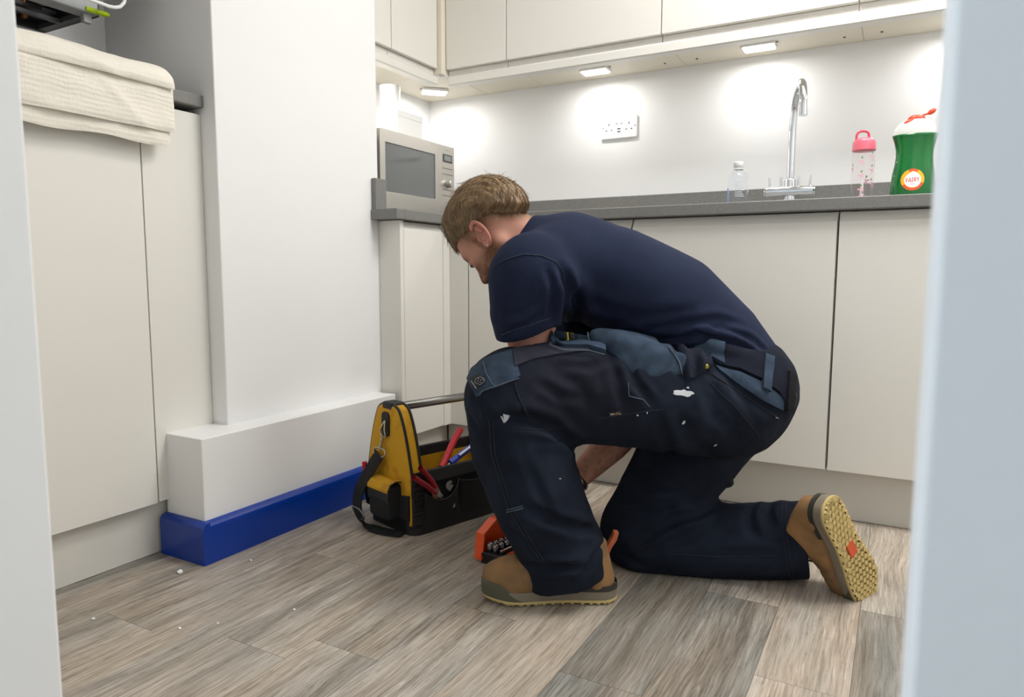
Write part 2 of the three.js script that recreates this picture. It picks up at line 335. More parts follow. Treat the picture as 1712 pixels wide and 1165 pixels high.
wallUnit(0.445, 1.045, 'pale wall cabinet past the one above the soap bottle');
wallUnit(1.045, XR - 0.002, 'narrow pale wall cabinet at the side wall');
function wallUnitL(z0, z1, label) {
  const w = z1 - z0, t = thing('wall_cabinet', label, 'cabinet', [-1.954, UB, (z0 + z1) / 2], Math.PI / 2);
  part('body', bx(-w / 2 + 0.0005, w / 2 - 0.0005, 0, 0.72, 0, 0.279, 0.001), M.under, t);
  part('door', bx(-w / 2 + 0.0018, w / 2 - 0.0018, 0.02, 0.72, 0.282, 0.302, 0.0015), M.door, t);
  part('grip_channel', bx(-w / 2 + 0.0018, w / 2 - 0.0018, -0.006, 0.018, 0.279, 0.283, 0.0005), M.carcass, t);
}
wallUnitL(-2.085, -1.868, 'pale wall cabinet above the microwave at the pier');
wallUnitL(-2.372, -2.085, 'pale wall cabinet above the microwave at the inner corner');
single('corner_post', 'pale rounded post in the inner corner of the wall cabinets', 'filler panel', [bx(ULX - 0.018, ULX + 0.018, UB - 0.006, UB + 0.72, -2.42, UD + 0.003, 0.006), bx(ULX - 0.018, ULX + 0.001, UB - 0.006, UB + 0.72, UD, UD + 0.025, 0.004)], M.door);
{ // light rail under the wall cabinets
  const pr = [[0.0, 0.0], [0.036, 0.0], [0.04, 0.004], [0.04, 0.03], [0.034, 0.036], [0.006, 0.0405], [0.0, 0.0405]];
  const a = extrude(pr, XR - 0.002 - (ULX + 0.03)); a.rotateY(-Math.PI / 2); a.translate(XR - 0.002, 1.455, -2.443);
  single('light_rail', 'pale rail below the wall cabinets over the sink', 'cabinet rail', toCreasedNormals(boxUV(a), 0.5), M.door);
  const b = extrude(pr, -1.868 - UD - 0.02); b.translate(ULX - 0.043, 1.455, UD + 0.02);
  single('light_rail', 'short pale rail below the wall cabinets over the microwave', 'cabinet rail', toCreasedNormals(boxUV(b), 0.5), M.door);
}
// under-cabinet lamps
single('wall_cabinet', 'pale corner wall cabinet behind the inner corner post', 'cabinet', bx(-1.954, ULX + 0.0185, UB, UB + 0.72, ZS + 0.001, -2.3735, 0.001), M.under);
const led = mat(lin(1, 1, 1), 0.3, { emissive: lin(1, 0.99, 0.96), emissiveIntensity: 6 });
for (const [x, z, ry, label] of [[-1.80, -2.56, Math.PI / 4, 'lit white lamp under the wall cabinets in the inner corner'], [-1.075, -2.6, 0, 'lit white lamp under the wall cabinets above the double socket'], [-0.472, -2.6, 0, 'lit white lamp under the wall cabinets above the chrome tap'], [0.14, -2.6, 0, 'lit white lamp under the wall cabinets above the soap bottle'], [-1.78, -2.06, Math.PI / 2, 'lit white lamp under the wall cabinets above the microwave']]) {
  const t = thing('cabinet_lamp', label, 'lamp', [x, UB - 0.0005, z], ry);
  part('housing', bx(-0.055, 0.055, -0.012, 0, -0.032, 0.032, 0.003), M.white, t);
  part('lens', bx(-0.05, 0.05, -0.0165, -0.0122, -0.028, 0.028, 0.002), led, t);
  for (const s of [-1, 1]) part('screw', cyl(0.0035, 0.0035, 0.003, s * 0.059, -0.003, 0, 10), M.zinc, t);
  const l = new THREE.RectAreaLight(lin(1, 0.985, 0.97), 62, 0.1, 0.056); l.position.set(x, UB - 0.0185, z); l.rotation.set(-Math.PI / 2, 0, ry); scene.add(l);
}
for (const x of [-0.82, -0.70, -0.21, -0.10]) single('fixing_screw', 'tiny dark screw in the underside of the wall cabinets', 'screw', cyl(0.004, 0.004, 0.002, x, UB - 0.0022, -2.66 + (x > -0.5 ? 0.0 : 0), 10), M.dark, [0, 0, 0], 0, 'cabinet underside screws');

// left cabinets with the high worktop
{
  const t = thing('tall_base_cabinet', 'tall pale cabinet with the cream towel hanging over it', 'cabinet', [-1.62, 0.137, -0.77], Math.PI / 2);
  part('body', bx(-0.3, 0.294, 0, 0.985, -0.35, -0.003, 0.001), M.carcass, t);
  part('door', bx(-0.3, 0.2945, 0.0, 0.978, 0, 0.02, 0.0015), M.door, t);
  single('filler_panel', 'pale narrow panel between the tall cabinet and the pier', 'cabinet panel', bx(-1.64, -1.601, 0.139, 1.115, -1.2345, -1.068, 0.0015), M.door);
  single('plinth_board', 'pale kickboard under the tall cabinet', 'kickboard', bx(-1.645, -1.627, 0.001, 0.136, -1.2, -0.47, 0.001), M.plinth);
  single('worktop', 'grey worktop below the boiler with a towel on it', 'worktop', bx(-1.985, -1.585, 1.1295, 1.161, -1.2345, -0.462, 0.004), M.worktop);
}

// ───────────── things on and round the worktop ─────────────
function label(w, h, fn) { const c = document.createElement('canvas'); c.width = w; c.height = h; const g = c.getContext('2d'); fn(g, w, h); const t = new THREE.CanvasTexture(c); t.colorSpace = THREE.SRGBColorSpace; return t; }
{ // mixer tap
  const t = thing('mixer_tap', 'tall chrome swan-neck mixer tap with two lever handles', 'tap', [-0.352, 0.921, -2.6]);
  part('base', [lathe([[0, 0], [0.027, 0], [0.027, 0.006], [0.022, 0.012], [0.02, 0.05], [0.02, 0.11], [0.0165, 0.114], [0, 0.114]])], M.chrome, t);
  part('spout', [tube([[0, 0.07, 0], [0, 0.2, 0], [0.001, 0.3, 0], [0.006, 0.355, 0.012], [0.018, 0.395, 0.045], [0.03, 0.41, 0.085], [0.042, 0.392, 0.125], [0.048, 0.35, 0.145], [0.05, 0.3, 0.15]], 0.0125, 80, 18), rod([0.05, 0.315, 0.15], [0.0502, 0.292, 0.151], 0.0142)], M.chrome, t);
  part('valve_body', [rod([-0.076, 0.072, 0.01], [0.076, 0.072, 0.01], 0.0175, 0.0175, 24), rod([0.077, 0.072, 0.01], [0.082, 0.072, 0.01], 0.0175, 0.015, 24), rod([-0.077, 0.072, 0.01], [-0.082, 0.072, 0.01], 0.0175, 0.015, 24)], M.chrome, t);
  for (const s of [-1, 1]) { part('lever', rod([s * 0.064, 0.085, 0.01], [s * 0.066, 0.122, 0.012], 0.004, 0.0035), M.chrome, t); part('lever', rod([s * 0.028, 0.085, 0.01], [s * 0.028, 0.12, 0.01], 0.0045), M.chrome, t); }
}
{ // small clear bottle
  const t = thing('water_bottle', 'small clear plastic bottle with a white cap and blue print', 'bottle', [-0.463, 0.921, -2.29]);
  const clear = phys(rgb(250, 252, 255), 0.05, { transmission: 1, thickness: 0, ior: 1.3 });
  part('body', lathe([[0.001, 0.002], [0.026, 0.0], [0.03, 0.004], [0.031, 0.01], [0.0305, 0.085], [0.028, 0.096], [0.018, 0.107], [0.014, 0.112], [0.0135, 0.118]]), clear, t);
  part('cap', [lathe([[0.0, 0.137], [0.013, 0.137], [0.0145, 0.135], [0.0148, 0.1165], [0.0, 0.1165]], 28), lathe([[0.0135, 0.113], [0.016, 0.1135], [0.016, 0.1155], [0.0135, 0.116]], 28)], M.white, t);
  const lb = new THREE.CylinderGeometry(0.0315, 0.0315, 0.05, 20, 1, true, 4.4, 0.95); lb.translate(0, 0.032, 0); part('printed_label', lb, mat(rgb(120, 165, 205), 0.4, { side: THREE.DoubleSide }), t, 'pale blue printed label');
  part('print_lines', [0.03, 0.036, 0.042, 0.048, 0.054, 0.06, 0.066, 0.072].map((y, i) => { const g = new THREE.CylinderGeometry(0.0314, 0.0314, 0.0022, 16, 1, true, 6.2, 0.95 - 0.15 * (i % 3)); g.translate(0, y, 0); return g; }), mat(rgb(196, 200, 208), 0.5, { side: THREE.DoubleSide }), t);
}
{ // pink-capped bottle
  const t = thing('drinking_bottle', 'clear drinking bottle with a pink screw cap and small pink bird print', 'bottle', [-0.118, 0.921, -2.35], 0.35);
  const clear = phys(rgb(252, 250, 250), 0.06, { transmission: 1, thickness: 0, ior: 1.3 });
  part('body', lathe([[0.001, 0.003], [0.027, 0.0], [0.0305, 0.004], [0.031, 0.012], [0.031, 0.15], [0.028, 0.158]]), clear, t);
  part('inner_core', lathe([[0, 0.004], [0.005, 0.004], [0.004, 0.06], [0, 0.062]], 14), mat(rgb(235, 232, 232), 0.4), t);
  const pink = phys(rgb(236, 110, 128), 0.35, { clearcoat: 0.4 });
  part('cap', [lathe([[0.0, 0.188], [0.02, 0.188], [0.027, 0.184], [0.031, 0.176], [0.032, 0.153], [0.031, 0.151], [0, 0.151]], 36)], pink, t);
  part('carry_loop', tube([[-0.024, 0.178, 0.006], [-0.023, 0.198, 0.006], [-0.016, 0.206, 0.006], [0.0, 0.207, 0.006], [0.008, 0.202, 0.006], [0.011, 0.184, 0.006]], 0.0034, 40, 10), mat(rgb(214, 66, 92), 0.35), t, 'dark pink carry loop');
  const pm = mat(rgb(238, 176, 202), 0.5, { side: THREE.DoubleSide }), gm = mat(rgb(130, 150, 96), 0.5, { side: THREE.DoubleSide });
  let q = 0;
  for (const [a, y] of [[-0.5, 0.118], [0.45, 0.132], [-0.5, 0.078], [0.45, 0.094], [-0.5, 0.038], [0.45, 0.055], [-0.35, 0.018], [1.4, 0.11], [-1.45, 0.1], [2.4, 0.07]]) {
    const bird = new THREE.Group; const mk = (w, h, dx, dy) => { const g = new THREE.CylinderGeometry(0.0313, 0.0313, h, 6, 1, true, a + dx / 0.031, w / 0.031); g.translate(0, y + dy, 0); return g; };
    part('print_bird', [mk(0.012, 0.004, -0.006, 0), mk(0.004, 0.003, 0.005, 0.003), mk(0.007, 0.003, 0.002, -0.005), mk(0.002, 0.01, 0.001, -0.008)], pm, t);
    part('print_leaf', mk(0.004, 0.007, 0.001, 0.011), gm, t);
  }
}
{ // washing-up liquid
  const t = thing('soap_bottle', 'green washing-up liquid bottle with a round white label and red flip cap', 'bottle', [0.012, 0.921, -2.3], 0.1);
  const green = phys(rgb(22, 150, 70), 0.08, { transmission: 0.6, thickness: 0.04, ior: 1.36, attenuationColor: rgb(40, 180, 80), attenuationDistance: 0.05, clearcoat: 0.6 });
  const prof = [[0.001, 0.0], [0.048, 0.0], [0.054, 0.004], [0.056, 0.02], [0.0555, 0.045], [0.053, 0.07], [0.0485, 0.095], [0.046, 0.118], [0.047, 0.138], [0.0515, 0.158], [0.057, 0.174], [0.058, 0.177], [0.001, 0.177]];
  const flat = g => g.scale(1, 1, 0.58);
  part('body', flat(lathe(prof, 56)), green, t, 'green translucent bottle body');
  part('shoulder', flat(lathe([[0.0575, 0.178], [0.056, 0.186], [0.05, 0.2], [0.04, 0.211], [0.028, 0.219], [0.001, 0.22]], 48)), phys(rgb(238, 240, 236), 0.15, { transmission: 0.35, thickness: 0, roughness: 0.2 }), t, 'milky white shoulder');
  const red = mat(rgb(226, 74, 40), 0.3);
  part('cap', [flat(lathe([[0.001, 0.232], [0.012, 0.231], [0.02, 0.226], [0.024, 0.217], [0.001, 0.212]], 30)), new THREE.SphereGeometry(0.013, 18, 12).scale(1.3, 0.5, 0.9).rotateZ(0.5).translate(-0.02, 0.212, 0.01)], red, t, 'red cap');
  part('flip_tip', [new THREE.SphereGeometry(0.009, 16, 12).scale(1.35, 0.75, 0.8).rotateZ(0.6).translate(0.036, 0.238, 0), rod([0.012, 0.229, 0], [0.03, 0.234, 0], 0.0025)], red, t);
  const fairy = label(512, 512, (g, w, h) => {
    g.fillStyle = '#1c7a3c'; g.fillRect(0, 0, w, h);
    g.beginPath(); g.arc(256, 256, 246, 0, 7); g.fillStyle = '#f3b328'; g.fill();
    g.lineWidth = 58; g.strokeStyle = '#e2582a'; g.beginPath(); g.arc(256, 256, 216, 0.35, 2.6); g.stroke(); g.beginPath(); g.arc(256, 256, 216, 4.3, 5.2); g.stroke();
    g.beginPath(); g.moveTo(256, 62); g.bezierCurveTo(330, 100, 450, 150, 430, 290); g.bezierCurveTo(410, 410, 330, 432, 250, 430); g.bezierCurveTo(150, 425, 72, 350, 82, 250); g.bezierCurveTo(95, 150, 190, 120, 256, 62); g.fillStyle = '#fbfbf8'; g.fill();
    g.fillStyle = '#d23a2c'; g.font = 'bold 122px sans-serif'; g.textAlign = 'center'; g.save(); g.translate(256, 312); g.rotate(-0.06); g.scale(0.86, 1.15); g.fillText('FAIRY', 0, 0); g.restore();
    g.fillStyle = '#7a8a9a'; g.fillRect(205, 352, 100, 10);
  });
  // oval label bent onto the front of the body
  const N = 24, pos = [], uvs = [], ix = [];
  for (let j = 0; j <= N; j++) for (let i = 0; i <= N; i++) {
    const u = i / N * 2 - 1, v = j / N * 2 - 1, e = Math.sqrt(1 - v * v * 0.5), f = Math.sqrt(1 - u * u * 0.5), X = u * e, Y = v * f; // disc mapping
    const x = X * 0.029 - 0.004, y = 0.052 + Y * 0.03; let R = 0.0555; for (let k = 1; k < prof.length; k++) if (y >= prof[k - 1][1] && y <= prof[k][1]) { R = lerp(prof[k - 1][0], prof[k][0], (y - prof[k - 1][1]) / (prof[k][1] - prof[k - 1][1] || 1)); break; }
    pos.push(x, y, 0.58 * Math.sqrt(Math.max(0, R * R - x * x)) + 0.0006); uvs.push(0.5 + X * 0.485, 0.5 + Y * 0.485);
  }
  for (let j = 0; j < N; j++) for (let i = 0; i < N; i++) { const a = j * (N + 1) + i; ix.push(a, a + 1, a + N + 2, a, a + N + 2, a + N + 1); }
  const g = new THREE.BufferGeometry(); g.setAttribute('position', new THREE.Float32BufferAttribute(pos, 3)); g.setAttribute('uv', new THREE.Float32BufferAttribute(uvs, 2)); g.setIndex(ix); g.computeVertexNormals();
  part('label', g, mat(0xffffff, 0.35, { map: fairy }), t, 'round white, yellow and red label reading FAIRY');
}
{ // double socket
  const t = thing('wall_socket', 'white double wall socket with switches and two small charging ports', 'socket', [-1.024, 1.297, ZS]);
  const plate = extrude(rrect(0.15, 0.088, 0.006), 0.008, 0.0015); part('plate', plate, M.white, t);
  const slots = []; const slot = (x, y, w, h) => slots.push(bx(x - w / 2, x + w / 2, y - h / 2, y + h / 2, 0.0092, 0.0099, 0));
  for (const s of [-1, 1]) { const c = s * 0.042; slot(c, 0.012, 0.0042, 0.009); slot(c - 0.011, -0.011, 0.0065, 0.0042); slot(c + 0.011, -0.011, 0.0065, 0.0042); }
  for (const g of slots) part('pin_slot', g, M.dark, t);
  for (const s of [-1, 1]) part('rocker_switch', bx(s * 0.01 - 0.006, s * 0.01 + 0.006, 0.012, 0.033, 0.006, 0.0125, 0.002), M.whiteSoft, t);
  for (const y of [-0.01, -0.021]) part('charging_port', bx(-0.007, 0.007, y, y + 0.005, 0.0092, 0.0099, 0), M.dark, t);
  for (const s of [-1, 1]) part('screw', rod([s * 0.067, 0, 0.0085], [s * 0.067, 0, 0.0102], 0.0028), M.zinc, t);
}
{ // microwave: front in the plane x = -1.55, local +z is its front
  const t = thing('microwave', 'silver microwave oven with grey door window, display and dial', 'microwave', [-1.55, 0.921, -2.11], Math.PI / 2);
  const y0 = 0.008, y1 = 0.275, w = 0.448;
  part('housing', bx(-w / 2, w / 2, y0, y1, -0.35, -0.022, 0.004), M.steel, t);
  for (const [x, z] of [[-0.19, -0.05], [0.19, -0.05], [-0.19, -0.32], [0.19, -0.32]]) part('foot', cyl(0.012, 0.012, y0, x, 0, z, 16), M.black, t);
  const wx0 = -0.196, wx1 = 0.096, wy0 = 0.068, wy1 = 0.232;
  const sh = rrect(0.338, y1 - y0, 0.004, -0.055, (y0 + y1) / 2), hole = rrect(wx1 - wx0, wy1 - wy0, 0.003, (wx0 + wx1) / 2, (wy0 + wy1) / 2);
  const dr = part('door', extrude(sh, 0.02, 0.0012, [hole]).translate(0, 0, -0.021), M.steel, t);
  part('door_window', bx(wx0, wx1, wy0, wy1, -0.019, -0.004, 0), phys(rgb(98, 100, 100), 0.1, { clearcoat: 0.6, clearcoatRoughness: 0.05 }), dr, 'grey mirrored glass window');
  const pc = part('control_panel', bx(0.1155, 0.224, y0, y1, -0.021, -0.0005, 0.0015), M.steel, t);
  part('display', bx(0.146, 0.208, 0.213, 0.243, -0.001, 0.0012, 0.0008), mat(rgb(58, 60, 60), 0.15), pc, 'dark grey display');
  part('display_screen', bx(0.154, 0.2, 0.219, 0.238, 0.0013, 0.0015, 0), mat(rgb(128, 134, 130), 0.2), pc);
  part('button_line', [0.19, 0.168, 0.11, 0.088].map(y => bx(0.143, 0.212, y - 0.0012, y + 0.0012, -0.001, 0.0006, 0)), mat(rgb(90, 88, 84), 0.4), pc);
  part('dial', [rod([0.177, 0.134, 0], [0.177, 0.134, 0.02], 0.0165, 0.0145, 28), rod([0.177, 0.134, 0.02], [0.177, 0.134, 0.0215], 0.0145, 0.0125, 28)], M.steel, pc, 'round metal dial');
  const br = label(256, 48, (g, a, b) => { g.fillStyle = '#c2beb5'; g.fillRect(0, 0, a, b); g.fillStyle = '#6a675f'; g.font = 'bold 40px sans-serif'; g.textAlign = 'center'; g.fillText('Panasonic', a / 2, 38); });
  const bg = new THREE.PlaneGeometry(0.044, 0.0075); bg.translate(0.178, 0.2585, 0.0002); part('lettering', bg, mat(0xffffff, 0.4, { map: br }), pc);
  // pale items kept on top
  single('storage_box', 'plain white box standing on the microwave', 'box', [bx(-0.08, 0.08, 0, 0.135, -0.07, 0.07, 0.003), bx(-0.082, 0.082, 0.115, 0.14, -0.072, 0.072, 0.003)], M.white, [-1.79, 1.1965, -2.28], Math.PI / 2);
  single('white_cup', 'white cup standing on the box on the microwave', 'cup', lathe([[0, 0], [0.034, 0], [0.037, 0.003], [0.04, 0.098], [0.0405, 0.1], [0.038, 0.1], [0.035, 0.006], [0, 0.005]], 32), M.white, [-1.79, 1.3368, -2.245]);
}

// ───────────── boiler and towel ─────────────
{
  const t = thing('boiler', 'wall boiler with its cover off showing dark pipes and wires', 'boiler', [-1.985, 1.33, -0.84]);
  const ch = mat(rgb(42, 43, 46), 0.5, { metalness: 0.3 }), grey = mat(rgb(150, 152, 152), 0.45, { metalness: 0.2 });
  part('chassis', [bx(0, 0.012, 0, 0.7, -0.234, 0.2, 0.002), bx(0, 0.24, 0.0, 0.7, -0.234, -0.228, 0.002), bx(0, 0.24, 0.0, 0.7, 0.194, 0.2, 0.002), bx(0, 0.24, 0.694, 0.7, -0.234, 0.2, 0.002)], ch, t);
  part('burner_chamber', bx(0.012, 0.2, 0.2, 0.66, -0.2, 0.17, 0.01), M.zinc, t);
  part('bottom_rail', [bx(0.0, 0.24, 0.0, 0.012, -0.234, -0.21, 0.001), bx(0.225, 0.24, 0.0, 0.014, -0.21, 0.2, 0.001), bx(0.1, 0.112, 0.0, 0.01, -0.21, 0.2, 0.001)], mat(rgb(70, 71, 73), 0.5), t);
  part('lower_tray', bx(0.012, 0.1, 0.02, 0.03, -0.21, 0.18, 0.001), ch, t);
  const cop = mat(rgb(160, 104, 62), 0.35, { metalness: 0.9 });
  for (const z of [-0.15, -0.08, 0.0, 0.08]) part('pipe', tube([[0.07, -0.0, z], [0.075, 0.06, z], [0.09, 0.12, z + 0.01], [0.1, 0.2, z]], 0.0085, 20, 10), cop, t, 'copper pipe');
  part('valve', [rod([0.1, 0.05, -0.17], [0.17, 0.05, -0.17], 0.016), rod([0.12, 0.03, -0.17], [0.12, 0.075, -0.17], 0.012)], mat(rgb(150, 128, 70), 0.4, { metalness: 0.8 }), t, 'brass valve');
  part('pump', [rod([0.12, 0.07, 0.05], [0.2, 0.07, 0.05], 0.035, 0.035, 20)], mat(rgb(60, 80, 120), 0.5), t);
  part('wire', [tube([[0.2, 0.1, -0.2], [0.21, 0.03, -0.15], [0.2, 0.05, -0.05], [0.19, 0.12, 0]], 0.004, 24, 8), tube([[0.2, 0.14, -0.1], [0.215, 0.05, -0.12], [0.2, 0.02, -0.02], [0.18, 0.1, 0.05]], 0.004, 24, 8)], mat(rgb(60, 62, 70), 0.5), t);
  part('lower_bracket', [bx(0.205, 0.252, -0.002, 0.035, -0.225, 0.19, 0.004), bx(0.225, 0.24, -0.022, 0.0, -0.215, -0.195, 0.002)], grey, t, 'grey metal bracket');
  part('earth_clip', [new THREE.SphereGeometry(0.011, 14, 10).scale(0.9, 0.6, 1.6).translate(0.262, 0.003, -0.228), rod([0.25, 0.006, -0.195], [0.262, 0.003, -0.228], 0.006)], mat(rgb(176, 206, 20), 0.4), t, 'yellow-green clip');
  const R = (y, z) => [0.285, y, z];
  part('casing_rim', [tube([R(0.7, -0.275), R(0.075, -0.276), R(0.047, -0.272), R(0.027, -0.262), R(0.017, -0.24), R(0.017, -0.2), R(0.017, 0.0), R(0.017, 0.16), R(0.035, 0.2), R(0.075, 0.215), R(0.7, 0.215)], 0.0045, 120, 8), bx(0.24, 0.282, 0.08, 0.7, 0.2, 0.214, 0.002), bx(0.24, 0.282, 0.08, 0.7, -0.262, -0.248, 0.002)], M.white, t, 'white casing rim with rounded corners');
}
{
  const t = thing('towel', 'cream ribbed towel folded on the worktop and hanging over its edge', 'towel', [-1.585, 1.1615, -0.9]);
  const rib = tex(256, 256, (u, v) => clamp(0.5 + 0.34 * Math.sin((v + 0.02 * tnoise(u, v, 7, 5) + 0.008 * tnoise(u, v, 23, 9, 2)) * Math.PI * 2 * 24) * (0.6 + 0.6 * tnoise(u, v, 14, 9)) + 0.3 * tnoise(u, v, 70, 30, 4)), false, 4, 4);
  const cloth = phys(rgb(238, 232, 219), 0.95, { bumpMap: rib, bumpScale: 0.0012, sheen: 0.4, sheenRoughness: 0.6, sheenColor: lin(0.5, 0.47, 0.4) });
  // a folded layer: closed section lofted along z. inner/outer offset, hang(z) = how far it drops
  function layer(off, th, hang, z0, z1, back, wob, sd) {
    const NZ = 90, NS = 46, pos = [], uv = [], ix = [];
    const ctr = (s, z, o) => { // centreline: across the top, over the edge, down the front
      const h = hang(z), e = 0.022 + o, top = 0.006 + o, L1 = back, L2 = Math.PI / 2 * e, L3 = h, S = s * (L1 + L2 + L3);
      if (S < L1) return [-back + S - 0.0, top, S];
      if (S < L1 + L2) { const a = (S - L1) / e; return [Math.sin(a) * e, top - e + Math.cos(a) * e, S]; }
      return [e, top - e - (S - L1 - L2), S];
    };
    for (let k = 0; k <= NZ; k++) {
      const z = lerp(z0, z1, k / NZ), endt = Math.min(1, Math.min(k, NZ - k) / 4), taper = Math.sqrt(1 - (1 - endt) * (1 - endt));
      for (let i = 0; i < NS * 2; i++) {
        const outer = i < NS, s = outer ? i / (NS - 1) : (2 * NS - 1 - i) / (NS - 1), r = Math.sqrt(Math.max(0, 1 - Math.pow(Math.abs(2 * s - 1), 24)));
        const c = ctr(s, z, off), c2 = ctr(Math.min(1, s + 0.01), z, off), c1 = ctr(Math.max(0, s - 0.01), z, off);
        let tx = c2[0] - c1[0], ty = c2[1] - c1[1]; const l = Math.hypot(tx, ty) || 1; tx /= l; ty /= l;
        const dg = Math.exp(-Math.pow((c[2] - back - 0.03 + (z - 0.05) * 0.55 + 0.02 * Math.sin(z * 17 + sd)) / 0.016, 2)), n = wob * (1.2 * fbm(c[2] * 8, z * 6, sd, 3) + 0.5 * fbm(c[2] * 34, z * 16, sd + 4, 2) + 0.35 * dg), hh = th * 0.5 * r * (0.25 + 0.75 * taper), o = (outer ? hh : -hh) + n * (c[2] > back * 0.6 ? 1 : 0.4) + 0.0;
        pos.push(c[0] - ty * o, Math.max(c[1] + tx * o, c[2] < back ? 0.001 : -9), z - (1 - taper) * 0); uv.push(z, c[2] * 1.0 + (outer ? 0 : 0.5));
      }
    }
    const W = NS * 2; for (let k = 0; k < NZ; k++) for (let i = 0; i < W; i++) { const a = k * W + i, b = k * W + (i + 1) % W; ix.push(a, a + W, b, b, a + W, b + W); }
    for (const k of [0, NZ]) for (let i = 0; i < NS - 1; i++) { const a = k * W + i, b = a + 1, c = k * W + W - 1 - i, d = c - 1; if (k) ix.push(a, d, b, a, c, d); else ix.push(a, b, d, a, d, c); }
    const g = new THREE.BufferGeometry(); g.setAttribute('position', new THREE.Float32BufferAttribute(pos, 3)); g.setAttribute('uv', new THREE.Float32BufferAttribute(uv.map((q, i) => i % 2 ? q : q), 2)); g.setIndex(ix); g.computeVertexNormals(); return g;
  }
  const Z = z => -z - 0.9; // distance beyond the group's origin
  part('under_layer', layer(0.002, 0.007, z => 0.132 + 0.024 * sstep(-0.1, 0.15, Z(z)) + 0.003 * Math.sin(z * 30), -0.216, 0.22, 0.2, 0.004, 3), cloth, t);
  part('front_layer', layer(0.013, 0.009, z => 0.10 + 0.034 * sstep(-0.16, 0.12, Z(z)), -0.224, 0.22, 0.2, 0.009, 8), cloth, t);
  part('top_fold', layer(0.025, 0.011, z => 0.002 + 0.066 * sstep(-0.12, 0.16, Z(z)), -0.22, 0.22, 0.2, 0.009, 15), cloth, t);
}

